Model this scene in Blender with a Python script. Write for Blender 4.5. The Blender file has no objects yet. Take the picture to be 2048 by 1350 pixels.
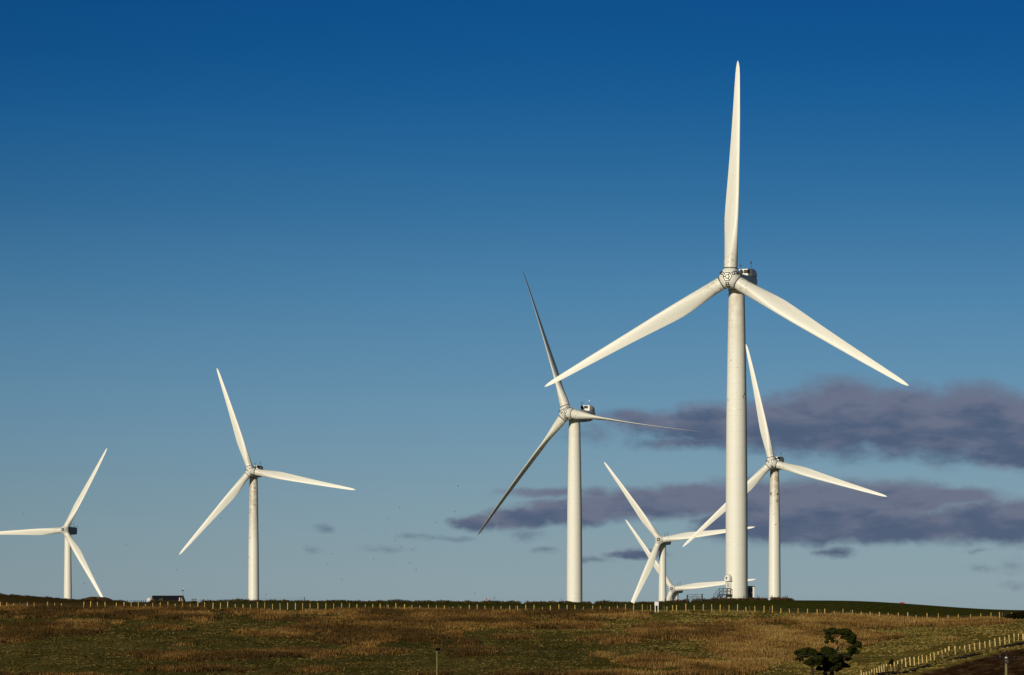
import bpy, bmesh, math, random
import numpy as np
from mathutils import Vector, Matrix, Quaternion

random.seed(7)
rng = np.random.default_rng(11)
R = math.radians
SC = bpy.context.scene
COL = SC.collection

# ------------------------------------------------------------------ camera
F = 2048 * 200 / 36.0            # focal length in photo pixels (200 mm on 36 mm)
CU, HOR = 1024.0, 1394.0         # principal column, horizon row (photo pixels)
cam_d = bpy.data.cameras.new("camera")
cam_d.lens = 200; cam_d.sensor_width = 36
cam_d.shift_y = (HOR - 675) / 2048.0
cam_d.clip_start = 1.0; cam_d.clip_end = 80000
cam = bpy.data.objects.new("camera", cam_d)
COL.objects.link(cam)
cam.location = (0, 0, 0); cam.rotation_euler = (R(90), 0, 0)
SC.camera = cam

# ------------------------------------------------------------------ light
SUN_EL, SUN_AZ = R(14), R(29)    # azimuth: to the left of straight behind the camera
to_sun = Vector((-math.sin(SUN_AZ) * math.cos(SUN_EL), -math.cos(SUN_AZ) * math.cos(SUN_EL), math.sin(SUN_EL)))
sd = bpy.data.lights.new("sun", 'SUN')
sd.energy = 3.05; sd.angle = R(0.53); sd.color = (1.0, 0.915, 0.725)
so = bpy.data.objects.new("sun", sd); COL.objects.link(so)
so.rotation_euler = to_sun.to_track_quat('Z', 'Y').to_euler()
so.location = (-300, -300, 300)

SC.view_settings.view_transform = 'Standard'
SC.view_settings.look = 'None'
SC.view_settings.exposure = 0.0
SC.view_settings.gamma = 1.0

# ------------------------------------------------------------------ node helpers
class NT:
    def __init__(self, tree):
        self.t = tree; self.n = tree.nodes; self.l = tree.links
    def new(self, kind, **kw):
        n = self.n.new(kind)
        for k, v in kw.items(): setattr(n, k, v)
        return n
    def put(self, sock, v):
        if hasattr(v, 'links'): self.l.new(v, sock)
        else: sock.default_value = v
    def math(self, op, a, b=0.0, c=None, clamp=False):
        n = self.new('ShaderNodeMath', operation=op, use_clamp=clamp)
        self.put(n.inputs[0], a); self.put(n.inputs[1], b)
        if c is not None: self.put(n.inputs[2], c)
        return n.outputs[0]
    def vec(self, op, a, b=None, out=0):
        n = self.new('ShaderNodeVectorMath', operation=op)
        self.put(n.inputs[0], a)
        if b is not None: self.put(n.inputs[1], b)
        return n.outputs[out]
    def noise(self, v, scale, detail=4, rough=0.55):
        n = self.new('ShaderNodeTexNoise')
        if v is not None: self.put(n.inputs['Vector'], v)
        n.inputs['Scale'].default_value = scale
        n.inputs['Detail'].default_value = detail
        n.inputs['Roughness'].default_value = rough
        return n
    def smooth(self, v, a, b, lo=0.0, hi=1.0):
        n = self.new('ShaderNodeMapRange', interpolation_type='SMOOTHSTEP')
        self.put(n.inputs[0], v)
        for i, x in enumerate((a, b, lo, hi)): n.inputs[i + 1].default_value = x
        return n.outputs[0]
    def mix(self, fac, a, b, kind='MIX'):
        n = self.new('ShaderNodeMix', data_type='RGBA', blend_type=kind)
        self.put(n.inputs[0], fac)
        self.put(n.inputs[6], a if hasattr(a, 'links') else (*a, 1))
        self.put(n.inputs[7], b if hasattr(b, 'links') else (*b, 1))
        return n.outputs[2]
    def ramp(self, fac, stops):
        n = self.new('ShaderNodeValToRGB'); cr = n.color_ramp
        while len(cr.elements) < len(stops): cr.elements.new(0.5)
        for e, (p, c) in zip(cr.elements, stops): e.position = p; e.color = (*c, 1)
        self.put(n.inputs[0], fac); return n.outputs[0]

# ------------------------------------------------------------------ sky
SKY_K = 0.08
W = bpy.data.worlds.new("World"); SC.world = W; W.use_nodes = True
w = NT(W.node_tree); w.n.clear()
wout = w.new('ShaderNodeOutputWorld'); bg = w.new('ShaderNodeBackground')
bg.inputs[1].default_value = SKY_K
w.l.new(bg.outputs[0], wout.inputs[0])
sky = w.new('ShaderNodeTexSky', sky_type='NISHITA', sun_disc=False)
sky.sun_elevation = SUN_EL; sky.sun_rotation = math.atan2(to_sun.x, to_sun.y)
sky.altitude = 150; sky.air_density = 1.0; sky.dust_density = 0.6; sky.ozone_density = 2.0
tc = w.new('ShaderNodeTexCoord'); sx = w.new('ShaderNodeSeparateXYZ')
w.l.new(tc.outputs['Generated'], sx.inputs[0])
yy = w.math('MAXIMUM', sx.outputs[1], 0.05)
U = w.math('MULTIPLY_ADD', w.math('DIVIDE', sx.outputs[0], yy), F / 1000, CU / 1000)      # bearing
V = w.math('MULTIPLY_ADD', w.math('DIVIDE', sx.outputs[2], yy), -F / 1000, HOR / 1000)    # height above horizon
SKY_STOPS = [(0.0000, (0.356, 0.345, 0.369)), (0.4500, (0.255, 0.282, 0.369)), (0.6550, (0.029, 0.170, 0.476)), (0.6818, (0.016, 0.180, 0.511)), (0.7045, (0.021, 0.197, 0.533)), (0.7273, (0.034, 0.230, 0.586)), (0.7500, (0.060, 0.269, 0.624)), (0.7727, (0.092, 0.315, 0.676)), (0.8182, (0.192, 0.432, 0.828)), (0.8636, (0.308, 0.537, 0.972)), (0.9091, (0.441, 0.644, 1.093)), (0.9318, (0.502, 0.695, 1.167)), (0.9500, (0.550, 0.750, 1.277))]
tint = w.ramp(w.math('MULTIPLY_ADD', V, 1 / 4.4, 3.0 / 4.4, clamp=True), SKY_STOPS)
hz_n = w.noise(w.vec('MULTIPLY', tc.outputs['Generated'], (9, 9, 60)), 1.0, 4, 0.55)
uneven = w.math('MULTIPLY', w.math('MULTIPLY_ADD', hz_n.outputs[0], 0.07, 0.965), w.smooth(U, -1.2, 1.1, 0.84, 1.0))  # leftward darkening is lens falloff painted into the sky
uv3 = w.new('ShaderNodeCombineXYZ')
for i_ in range(3): w.put(uv3.inputs[i_], uneven)
skyc = w.mix(1.0, w.mix(1.0, sky.outputs[0], tint, 'MULTIPLY'), uv3.outputs[0], 'MULTIPLY')
comb = w.new('ShaderNodeCombineXYZ'); w.put(comb.inputs[0], U); w.put(comb.inputs[1], V)
P = comb.outputs[0]
# domain warp so that the cloud edges billow
Ps = w.vec('MULTIPLY', P, (1.0, 1.7, 1.0))
wn = w.noise(Ps, 9.0, 5, 0.6)
wv = w.vec('MULTIPLY', w.vec('SUBTRACT', wn.outputs[1], (0.5, 0.5, 0.5)), (0.075, 0.034, 0))
wn2 = w.noise(Ps, 34.0, 4, 0.6)
wv2 = w.vec('MULTIPLY', w.vec('SUBTRACT', wn2.outputs[1], (0.5, 0.5, 0.5)), (0.018, 0.010, 0))
Pw = w.vec('ADD', w.vec('ADD', P, wv), wv2)
CLOUDS = [  # bearing, height, half sizes, strength
    (1.250, .834, .085, .020, .50), (1.310, .842, .10, .026, .6), (1.420, .852, .120, .044, .95), (1.52, .850, .10, .052, 1.0),
    (1.600, .845, .110, .066, 1.0), (1.690, .835, .120, .078, 1.0), (1.800, .843, .130, .073, 1.0), (1.900, .855, .120, .072, 1.0),
    (1.960, .840, .110, .074, 1.0), (2.060, .858, .130, .064, 1.0), (2.040, .906, .130, .034, .95), (1.40, .885, .13, .018, .5),
    (.950, 1.044, .055, .016, .85), (1.040, 1.036, .090, .022, .95), (1.140, 1.026, .110, .028, 1.0), (1.270, 1.010, .140, .034, 1.0),
    (1.400, 1.002, .120, .036, 1.0), (1.50, 1.000, .13, .045, 1.0), (1.480, 1.045, .10, .038, 1.0), (1.640, 1.000, .160, .048, 1.0),
    (1.600, 1.052, .200, .038, 1.0), (1.780, 1.000, .160, .040, 1.0), (1.800, 1.052, .200, .038, 1.0), (1.900, .994, .110, .022, .8),
    (2.000, 1.040, .160, .048, 1.0), (1.110, .986, .110, .012, .5), (1.20, .990, .05, .016, .55), (1.270, 1.108, .060, .012, .75),
    (1.190, 1.121, .040, .008, .35), (1.675, 1.103, .040, .010, .5), (1.950, 1.101, .025, .006, .25), (.647, 1.060, .014, .006, .14),
    (.628, 1.105, .013, .006, .14), (.780, 1.098, .036, .007, .18), (.830, 1.073, .036, .006, .18), (.900, 1.077, .042, .006, .18),
    (1.098, 1.101, .024, .006, .2), (1.06, 1.068, .03, .012, .2), (1.975, 1.135, .024, .007, .12), (2.030, 1.130, .030, .012, .15),
    (2.20, .862, .16, .062, 1.0), (2.38, .874, .17, .050, 1.0), (2.60, .868, .20, .040, .9), (2.20, 1.036, .17, .046, 1.0), (2.42, 1.026, .20, .036, .95), (2.75, 1.03, .22, .026, .8),
    (2.03, 1.174, .02, .01, .18), (1.18, 0.862, .05, .02, .2)]
field = None
for cx, cy, rx, ry, st in CLOUDS:
    q = w.vec('MULTIPLY', w.vec('SUBTRACT', Pw, (cx, cy, 0)), (1 / rx, 1 / ry, 0))
    f = w.math('MULTIPLY_ADD', w.vec('LENGTH', q, out=1), -st * 0.9, st * 1.05)
    field = f if field is None else w.new('ShaderNodeMath', operation='SMOOTH_MAX') if False else w.math('MAXIMUM', field, f)
fn = w.noise(Ps, 17.0, 6, 0.60)
field2 = w.math('ADD', field, w.math('MULTIPLY', w.math('SUBTRACT', fn.outputs[0], 0.5), 0.52))
wisp = w.noise(w.vec('MULTIPLY', Pw, (1.0, 3.0, 1.0)), 7.0, 6, 0.6)
dens = w.smooth(w.math('ADD', field2, w.math('MULTIPLY', w.math('SUBTRACT', wisp.outputs[0], 0.5), 0.35)), -0.12, 0.50)
dens = w.math('MULTIPLY', dens, w.math('GREATER_THAN', sx.outputs[1], 0.06))
cn = w.noise(w.vec('MULTIPLY', P, (0.8, 2.2, 1)), 13.0, 5, 0.55)
CL_LIGHT, CL_DARK = (0.142, 0.157, 0.230), (0.070, 0.098, 0.174)
lift = w.math('MAXIMUM', w.smooth(V, 0.900, 0.790), w.math('MULTIPLY', w.smooth(V, 1.070, 0.985), w.smooth(V, 0.92, 0.95)))
edge = w.smooth(field2, 0.75, 0.15)
lift = w.math('MULTIPLY', lift, w.math('MULTIPLY_ADD', edge, 0.6, 0.8))
cfac = w.smooth(w.math('MULTIPLY_ADD', lift, 0.50, w.math('MULTIPLY_ADD', cn.outputs[0], 1.7, -0.58)), 0.15, 0.80)
cloudc = w.mix(cfac, tuple(c / SKY_K for c in CL_DARK), tuple(c / SKY_K for c in CL_LIGHT))
final = w.mix(w.math('MULTIPLY', dens, 0.92), skyc, cloudc)
w.l.new(final, bg.inputs[0])

# ------------------------------------------------------------------ tagging and mesh helpers
def tag(o, label=None, cat=None, group=None, kind=None):
    if label: o['label'] = label
    if cat: o['category'] = cat
    if group: o['group'] = group
    if kind: o['kind'] = kind
    return o

def empty(name, loc, rz=0.0, label=None, cat=None, group=None):
    o = bpy.data.objects.new(name, None); COL.objects.link(o)
    o.empty_display_size = 0.5
    o.location = loc; o.rotation_euler = (0, 0, rz)
    return tag(o, label, cat, group)

class MB:
    """collects shapes and links them as one mesh object"""
    def __init__(self): self.v = []; self.f = []
    def add(self, vs, fs):
        b = len(self.v); self.v += [tuple(p) for p in vs]
        self.f += [tuple(i + b for i in f) for f in fs]; return self
    def box(self, c, s, rot=None, bev=0.0):
        x, y, z = s[0] / 2, s[1] / 2, s[2] / 2
        if bev > 0:
            bm = bmesh.new(); bmesh.ops.create_cube(bm, size=1.0)
            for vv in bm.verts: vv.co = Vector((vv.co.x * s[0], vv.co.y * s[1], vv.co.z * s[2]))
            bmesh.ops.bevel(bm, geom=bm.edges[:], offset=bev, segments=2, affect='EDGES')
            bm.verts.index_update()
            vs = [vv.co.copy() for vv in bm.verts]; fs = [[vv.index for vv in f.verts] for f in bm.faces]; bm.free()
        else:
            vs = [Vector(p) for p in ((-x, -y, -z), (x, -y, -z), (x, y, -z), (-x, y, -z), (-x, -y, z), (x, -y, z), (x, y, z), (-x, y, z))]
            fs = [(0, 3, 2, 1), (4, 5, 6, 7), (0, 1, 5, 4), (1, 2, 6, 5), (2, 3, 7, 6), (3, 0, 4, 7)]
        if rot is not None: vs = [rot @ p for p in vs]
        return self.add([p + Vector(c) for p in vs], fs)
    def loft(self, rings, caps=True):
        n = len(rings[0]); vs = [p for r in rings for p in r]; fs = []
        for k in range(len(rings) - 1):
            for i in range(n):
                j = (i + 1) % n
                fs.append((k * n + i, k * n + j, (k + 1) * n + j, (k + 1) * n + i))
        if caps:
            fs.append(tuple(reversed(range(n)))); fs.append(tuple((len(rings) - 1) * n + i for i in range(n)))
        return self.add(vs, fs)
    def tube(self, pts, rad, n=8):
        pts = [Vector(p) for p in pts]
        rad = [rad] * len(pts) if not hasattr(rad, '__len__') else rad
        rings = []; ref = None
        for k, p in enumerate(pts):
            d = (pts[min(k + 1, len(pts) - 1)] - pts[max(k - 1, 0)]).normalized()
            if ref is None: ref = Vector((0, 0, 1)) if abs(d.z) < .9 else Vector((1, 0, 0))
            a = d.cross(ref).normalized(); b = d.cross(a); ref = a.cross(d) if False else ref
            rings.append([p + (a * math.cos(t) + b * math.sin(t)) * rad[k] for t in (2 * math.pi * i / n for i in range(n))])
        return self.loft(rings)
    def build(self, name, m, parent=None, smooth=False, angle=None):
        me = bpy.data.meshes.new(name); me.from_pydata(self.v, [], self.f)
        me.materials.append(m)
        bm = bmesh.new(); bm.from_mesh(me); bmesh.ops.recalc_face_normals(bm, faces=bm.faces); bm.to_mesh(me); bm.free()
        if smooth:
            me.polygons.foreach_set('use_smooth', [True] * len(me.polygons))
            if angle is not None: me.set_sharp_from_angle(angle=angle)
        me.update()
        o = bpy.data.objects.new(name, me); COL.objects.link(o)
        if parent is not None: o.parent = parent
        return o

def mesh_np(name, verts, faces, m, colors=None, parent=None, smooth=False):
    """fast mesh from arrays; faces is (N,3) or (N,4)"""
    me = bpy.data.meshes.new(name); k = faces.shape[1]
    me.vertices.add(len(verts)); me.vertices.foreach_set('co', verts.astype(np.float32).ravel())
    me.loops.add(faces.size); me.loops.foreach_set('vertex_index', faces.astype(np.int32).ravel())
    me.polygons.add(len(faces))
    me.polygons.foreach_set('loop_start', np.arange(0, faces.size, k, dtype=np.int32))
    me.polygons.foreach_set('loop_total', np.full(len(faces), k, dtype=np.int32))
    if smooth: me.polygons.foreach_set('use_smooth', np.ones(len(faces), dtype=bool))
    if colors is not None:
        at = me.color_attributes.new('tone', 'FLOAT_COLOR', 'POINT')
        c4 = np.ones((len(verts), 4), np.float32); c4[:, :3] = colors
        at.data.foreach_set('color', c4.ravel())
    me.materials.append(m); me.update(calc_edges=True); me.validate()
    o = bpy.data.objects.new(name, me); COL.objects.link(o)
    if parent is not None: o.parent = parent
    return o

# ------------------------------------------------------------------ materials
def mat(name, color, rough=0.6, var=0.0, vscale=1.0, metal=0.0, spec=0.5, color2=None):
    m = bpy.data.materials.new(name); m.use_nodes = True
    t = NT(m.node_tree); b = t.n['Principled BSDF']
    b.inputs['Roughness'].default_value = rough; b.inputs['Metallic'].default_value = metal
    b.inputs['Specular IOR Level'].default_value = spec
    if var or color2:
        co = t.new('ShaderNodeTexCoord')
        nz = t.noise(co.outputs['Object'], vscale, 5, 0.6)
        c2 = color2 or tuple(max(0, c * (1 - var)) for c in color)
        c = t.mix(t.smooth(nz.outputs[0], 0.35, 0.68), color, c2)
        t.l.new(c, b.inputs['Base Color'])
        bp = t.new('ShaderNodeBump'); bp.inputs['Strength'].default_value = 0.12; bp.inputs['Distance'].default_value = 0.02
        t.l.new(nz.outputs[0], bp.inputs['Height']); t.l.new(bp.outputs[0], b.inputs['Normal'])
    else:
        b.inputs['Base Color'].default_value = (*color, 1)
    return m

def tone_mat(name, rough=0.9, trans=0.0, spec=0.0, jitter=0.35, scale=6.0, gain=1.0):
    """vegetation: colour of each clump comes from the mesh, plus fine mottling"""
    m = bpy.data.materials.new(name); m.use_nodes = True
    t = NT(m.node_tree); b = t.n['Principled BSDF']
    b.inputs['Roughness'].default_value = rough; b.inputs['Specular IOR Level'].default_value = spec
    a = t.new('ShaderNodeVertexColor', layer_name='tone')
    co = t.new('ShaderNodeTexCoord'); nz = t.noise(co.outputs['Object'], scale, 3, 0.6)
    k = t.math('MULTIPLY_ADD', nz.outputs[0], 2 * jitter * gain, (1 - jitter) * gain)
    cc = t.new('ShaderNodeCombineXYZ')
    for i in range(3): t.put(cc.inputs[i], k)
    t.l.new(t.mix(1.0, a.outputs[0], cc.outputs[0], 'MULTIPLY'), b.inputs['Base Color'])
    return m

def tower_mat(name, dirt, rough=0.5, seed=0.0):
    """white painted steel; dirt near the top and rust-dark specks of their own shape"""
    m = bpy.data.materials.new(name); m.use_nodes = True
    t = NT(m.node_tree); b = t.n['Principled BSDF']
    b.inputs['Roughness'].default_value = rough
    co = t.new('ShaderNodeTexCoord'); s = t.new('ShaderNodeSeparateXYZ'); t.l.new(co.outputs['Object'], s.inputs[0])
    off = t.vec('ADD', co.outputs['Object'], (seed, seed * 2.3, seed * 0.7))
    n1 = t.noise(t.vec('MULTIPLY', off, (1, 1, 0.12)), 1.4, 5, 0.6)       # long vertical runs
    n2 = t.noise(off, 0.8, 4, 0.6)
    n3 = t.noise(t.vec('MULTIPLY', off, (1, 1, 0.7)), 0.85, 2, 0.5)
    top = t.smooth(s.outputs[2], 40.0, 58.0)
    c = t.mix(t.math('MULTIPLY', t.smooth(n1.outputs[0], 0.42, 0.72), 0.08), (0.88, 0.87, 0.80), (0.76, 0.72, 0.63))
    c = t.mix(t.math('MULTIPLY', t.math('MULTIPLY', top, t.smooth(n2.outputs[0], 0.15, 0.75)), dirt), c, (0.52, 0.44, 0.33))
    hi = t.smooth(s.outputs[2], 22.0, 44.0)
    sp = t.math('MULTIPLY', t.smooth(n3.outputs[0], 0.770 - 0.09 * dirt, 0.785 - 0.09 * dirt), hi)
    c = t.mix(t.math('MULTIPLY', sp, 0.9), c, (0.03, 0.024, 0.02))
    wl = t.math('LESS_THAN', t.math('FRACT', t.math('DIVIDE', s.outputs[2], 2.9)), 0.022)
    c = t.mix(t.math('MULTIPLY', wl, 0.16), c, (0.35, 0.33, 0.30))
    run = t.noise(t.vec('MULTIPLY', off, (2.6, 2.6, 0.035)), 1.0, 4, 0.6)
    c = t.mix(t.math('MULTIPLY', t.smooth(run.outputs[0], 0.62, 0.80), 0.10), c, (0.52, 0.48, 0.40))
    t.l.new(c, b.inputs['Base Color'])
    return m

def blade_mat():
    m = bpy.data.materials.new('blade_gelcoat'); m.use_nodes = True
    t = NT(m.node_tree); b = t.n['Principled BSDF']; b.inputs['Roughness'].default_value = 0.42
    co = t.new('ShaderNodeTexCoord'); s = t.new('ShaderNodeSeparateXYZ'); t.l.new(co.outputs['Object'], s.inputs[0])
    a = t.noise(t.vec('MULTIPLY', co.outputs['Object'], (1.2, 1.2, 0.12)), 1.0, 5, 0.6)
    c = t.mix(t.math('MULTIPLY', t.smooth(a.outputs[0], 0.38, 0.7), 0.7), (0.82, 0.815, 0.755), (0.76, 0.745, 0.665))
    near = t.smooth(s.outputs[2], 6.0, 1.8)
    d = t.noise(co.outputs['Object'], 1.6, 5, 0.62)
    c = t.mix(t.math('MULTIPLY', near, t.smooth(d.outputs[0], 0.48, 0.72)), c, (0.36, 0.29, 0.19))
    sp = t.noise(t.vec('MULTIPLY', co.outputs['Object'], (1, 1, 0.5)), 2.2, 3, 0.5)
    c = t.mix(t.math('MULTIPLY', t.smooth(sp.outputs[0], 0.735, 0.76), 0.55), c, (0.20, 0.15, 0.10))
    t.l.new(c, b.inputs['Base Color']); return m

M = {}
M['white'] = mat('white_paint', (0.87, 0.86, 0.80), 0.42, 0.04, 0.35)
M['blade'] = blade_mat()
M['nacelle'] = mat('nacelle_shell', (0.78, 0.775, 0.76), 0.5, 0.12, 0.6)
M['nacelle_shaded'] = mat('nacelle_shell_in_shade', (0.30, 0.32, 0.36), 0.5, 0.12, 0.6)  # darker copy of the nacelle shell, shade of the visible side painted in
M['black'] = mat('black_rubber', (0.018, 0.018, 0.02), 0.6, 0.3, 3)
M['grille'] = mat('cooler_grille', (0.055, 0.045, 0.035), 0.7, 0.5, 4)
M['steel'] = mat('galvanised_steel', (0.16, 0.17, 0.17), 0.5, 0.3, 5, metal=0.4)
M['darksteel'] = mat('dark_steel', (0.05, 0.055, 0.06), 0.5, 0.3, 5)
M['glass_white'] = mat('white_cap', (0.85, 0.85, 0.85), 0.3, 0.05, 3)
M['newwood'] = mat('new_softwood', (0.74, 0.50, 0.13), 0.8, 0.0, 5, spec=0.1, color2=(0.50, 0.31, 0.07))
M['palewood'] = mat('pale_softwood', (0.66, 0.50, 0.20), 0.8, 0.0, 5, spec=0.1, color2=(0.46, 0.32, 0.11))
M['fencewood'] = mat('pale_fence_wood', (0.80, 0.60, 0.26), 0.8, 0.0, 5, spec=0.1, color2=(0.62, 0.44, 0.16))
M['oldwood'] = mat('old_grey_wood', (0.17, 0.15, 0.095), 0.85, 0.0, 6, color2=(0.09, 0.08, 0.055))
M['darkwood'] = mat('dark_wet_wood', (0.055, 0.045, 0.035), 0.85, 0.4, 6)
M['polewood'] = mat('mossy_pole_wood', (0.25, 0.215, 0.085), 0.85, 0.0, 2.5, color2=(0.15, 0.145, 0.06))
M['wire'] = mat('fence_wire', (0.12, 0.11, 0.09), 0.7, 0.2, 3, spec=0.1)
M['slate'] = mat('dark_slate_roof', (0.012, 0.012, 0.02), 0.8, 0.3, 2, spec=0.2)
M['stone'] = mat('brown_stone_wall', (0.26, 0.19, 0.13), 0.9, 0.4, 3)
M['signwhite'] = mat('sign_white', (0.86, 0.85, 0.88), 0.4, 0.04, 2)
M['bale'] = mat('pale_wrap', (0.76, 0.66, 0.60), 0.5, 0.1, 3)
M['red'] = mat('red_paint', (0.50, 0.045, 0.04), 0.5, 0.2, 4)
M['door_shade'] = mat('door_in_tower_shade', (0.055, 0.06, 0.085), 0.5, 0.2, 2)  # the tower's shadow painted into the colour of the kiosk front
M['bark'] = mat('dark_bark', (0.035, 0.025, 0.02), 0.95, 0.4, 3)
M['orangebark'] = mat('orange_bark', (0.42, 0.22, 0.12), 0.9, 0.4, 3)
M['porcelain'] = mat('dark_porcelain', (0.020, 0.010, 0.014), 0.6, 0.2, 3, spec=0.12)
M['needles'] = tone_mat('pine_needles', 0.8, jitter=0.3, scale=3.0)
M['scrub'] = tone_mat('scrub_leaves', 0.9, jitter=0.35, scale=3.0)
M['tuft'] = tone_mat('moor_grass', 0.9, jitter=0.4, scale=0.6, gain=1.12)
M['soil'] = mat('mound_soil', (0.105, 0.066, 0.032), 0.95, 0.5, 0.9, spec=0.0)
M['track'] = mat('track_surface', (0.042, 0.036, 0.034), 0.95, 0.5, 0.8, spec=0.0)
M['bird'] = mat('dark_plumage', (0.03, 0.03, 0.035), 0.7, 0.3, 8)
M['stonepale'] = mat('pale_stone', (0.55, 0.53, 0.47), 0.9, 0.2, 4)

# ------------------------------------------------------------------ terrain
def smooth1(a, k):
    x = np.arange(-3 * k, 3 * k + 1); g = np.exp(-x * x / (2.0 * k * k)); g /= g.sum()
    return np.convolve(np.pad(a, 3 * k, mode='edge'), g, 'valid')

UF = np.arange(-600, 2651, 3.0)           # fine bearing columns (photo pixels)
def prof(pts, k=14):
    p = np.array(pts, float); return smooth1(np.interp(UF, p[:, 0], p[:, 1]), k)
Y_FENCE = prof([(0, 1214), (250, 1216), (400, 1216), (700, 1219), (1000, 1222), (1200, 1222), (1310, 1221), (1400, 1220), (1500, 1222),
                (1620, 1226), (1750, 1234), (1850, 1239), (1960, 1240), (2048, 1233)])
Y_CREST = prof([(-200, 1181), (0, 1190.5), (60, 1194), (140, 1201), (250, 1204), (400, 1205), (460, 1204.5), (700, 1205), (850, 1205.5), (1000, 1207),
                (1200, 1207.5), (1340, 1207), (1375, 1204), (1420, 1201), (1500, 1200), (1580, 1200.5), (1600, 1201), (1660, 1201), (1720, 1202), (1800, 1206.5),
                (1900, 1214), (1980, 1219), (2048, 1220.5), (2300, 1224)], 10)
YT = {760: prof([(0, 1392), (1500, 1394), (1740, 1390), (1900, 1368), (2048, 1347), (2300, 1320)], 40),
      800: prof([(0, 1352), (400, 1354), (1500, 1356), (1740, 1362), (1850, 1345), (1900, 1335), (2048, 1313), (2300, 1290)], 40),
      850: prof([(0, 1306), (500, 1303), (1000, 1306), (1500, 1310), (1740, 1330), (1850, 1318), (1900, 1309), (1960, 1297), (2048, 1281), (2300, 1262)], 30),
      900: prof([(0, 1262), (500, 1258), (1000, 1262), (1500, 1264), (1740, 1289), (1900, 1271), (2048, 1256), (2300, 1245)], 30),
      960: Y_FENCE, 1010: Y_CREST}
def zat(y, d): return (HOR - y) * d / F
knots = [(450, np.full_like(UF, -8.0)), (560, np.full_like(UF, -6.2)), (700, np.full_like(UF, -3.2))]
for d in (760, 800, 850, 900, 960, 1010): knots.append((d, zat(YT[d], d)))
zc = zat(Y_CREST, 1010)
knots += [(1050, zc * 0.25 + 0.75 * np.minimum(zc, 17.2)), (1200, np.full_like(UF, 16.0)), (1400, np.full_like(UF, 15.5))]
KD = np.array([k[0] for k in knots], float); KZ = np.array([k[1] for k in knots])
DF = np.arange(450, 1401, 2.0)
slope = np.gradient(KZ, KD, axis=0)
ZF = np.empty((len(DF), len(UF)))
for i, d in enumerate(DF):
    k = min(max(np.searchsorted(KD, d, 'right') - 1, 0), len(KD) - 2)
    h = KD[k + 1] - KD[k]; t = (d - KD[k]) / h
    ZF[i] = ((2 * t**3 - 3 * t**2 + 1) * KZ[k] + (t**3 - 2 * t**2 + t) * h * slope[k] + (-2 * t**3 + 3 * t**2) * KZ[k + 1] + (t**3 - t**2) * h * slope[k + 1])

def vnoise(x, y, seed):
    """smooth value noise on arrays"""
    xi = np.floor(x).astype(np.int64); yi = np.floor(y).astype(np.int64); fx = x - xi; fy = y - yi
    def hsh(a, b):
        hh = (a * 374761393 + b * 668265263 + seed * 974711) & 0x7fffffff
        hh = ((hh ^ (hh >> 13)) * 1274126177) & 0x7fffffff
        return ((hh ^ (hh >> 16)) & 0xffff) / 65535.0
    sx_ = fx * fx * (3 - 2 * fx); sy_ = fy * fy * (3 - 2 * fy)
    return (hsh(xi, yi) * (1 - sx_) + hsh(xi + 1, yi) * sx_) * (1 - sy_) + (hsh(xi, yi + 1) * (1 - sx_) + hsh(xi + 1, yi + 1) * sx_) * sy_
def fbm(x, y, seed, oct=4, gain=0.5):
    a = 1.0; s = 0; tot = 0
    for o in range(oct):
        s = s + a * vnoise(x * 2**o + 17.3 * o, y * 2**o - 9.1 * o, seed + o); tot += a; a *= gain
    return s / tot

def pxx(u, d): return (np.asarray(u, float) - CU) * d / F
# gentle lumps on the rough side of the fence only
UU, DD = np.meshgrid(UF, DF)
XX = pxx(UU, DD)
rough_w = np.clip((955 - DD) / 25, 0, 1) * np.clip((DD - 700) / 40, 0, 1)
ZF += rough_w * ((fbm(XX / 9, DD / 14, 3) - 0.5) * 0.9 + (fbm(XX / 2.6, DD / 4, 8, 3) - 0.5) * 0.35)

def bil(A, u, d):
    u = np.clip((np.asarray(u, float) - UF[0]) / 3.0, 0, len(UF) - 1.001); d = np.clip((np.asarray(d, float) - DF[0]) / 2.0, 0, len(DF) - 1.001)
    i = u.astype(int) if hasattr(u, 'astype') else int(u); j = d.astype(int) if hasattr(d, 'astype') else int(d); fu = u - i; fd = d - j
    return (A[j, i] * (1 - fu) + A[j, i + 1] * fu) * (1 - fd) + (A[j + 1, i] * (1 - fu) + A[j + 1, i + 1] * fu) * fd
def zg(u, d): return bil(ZF, u, d)
YF = HOR - F * ZF / DD
def hit(u, y, dmin=600, dmax=1010):
    """distance at which the slope is met along bearing u, height row y"""
    i = int(np.clip(round((u - UF[0]) / 3.0), 0, len(UF) - 1)); c = YF[:, i]
    for j in range(len(DF) - 1):
        if DF[j] >= dmin and c[j] >= y > c[j + 1]: return DF[j] + 2.0 * (c[j] - y) / max(1e-6, c[j] - c[j + 1])
        if DF[j] > dmax: break
    return dmax
def W3(u, y, d): return Vector(((u - CU) * d / F, d, (HOR - y) * d / F))
def G3(u, d): return Vector(((u - CU) * d / F, d, float(zg(u, d))))

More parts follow.
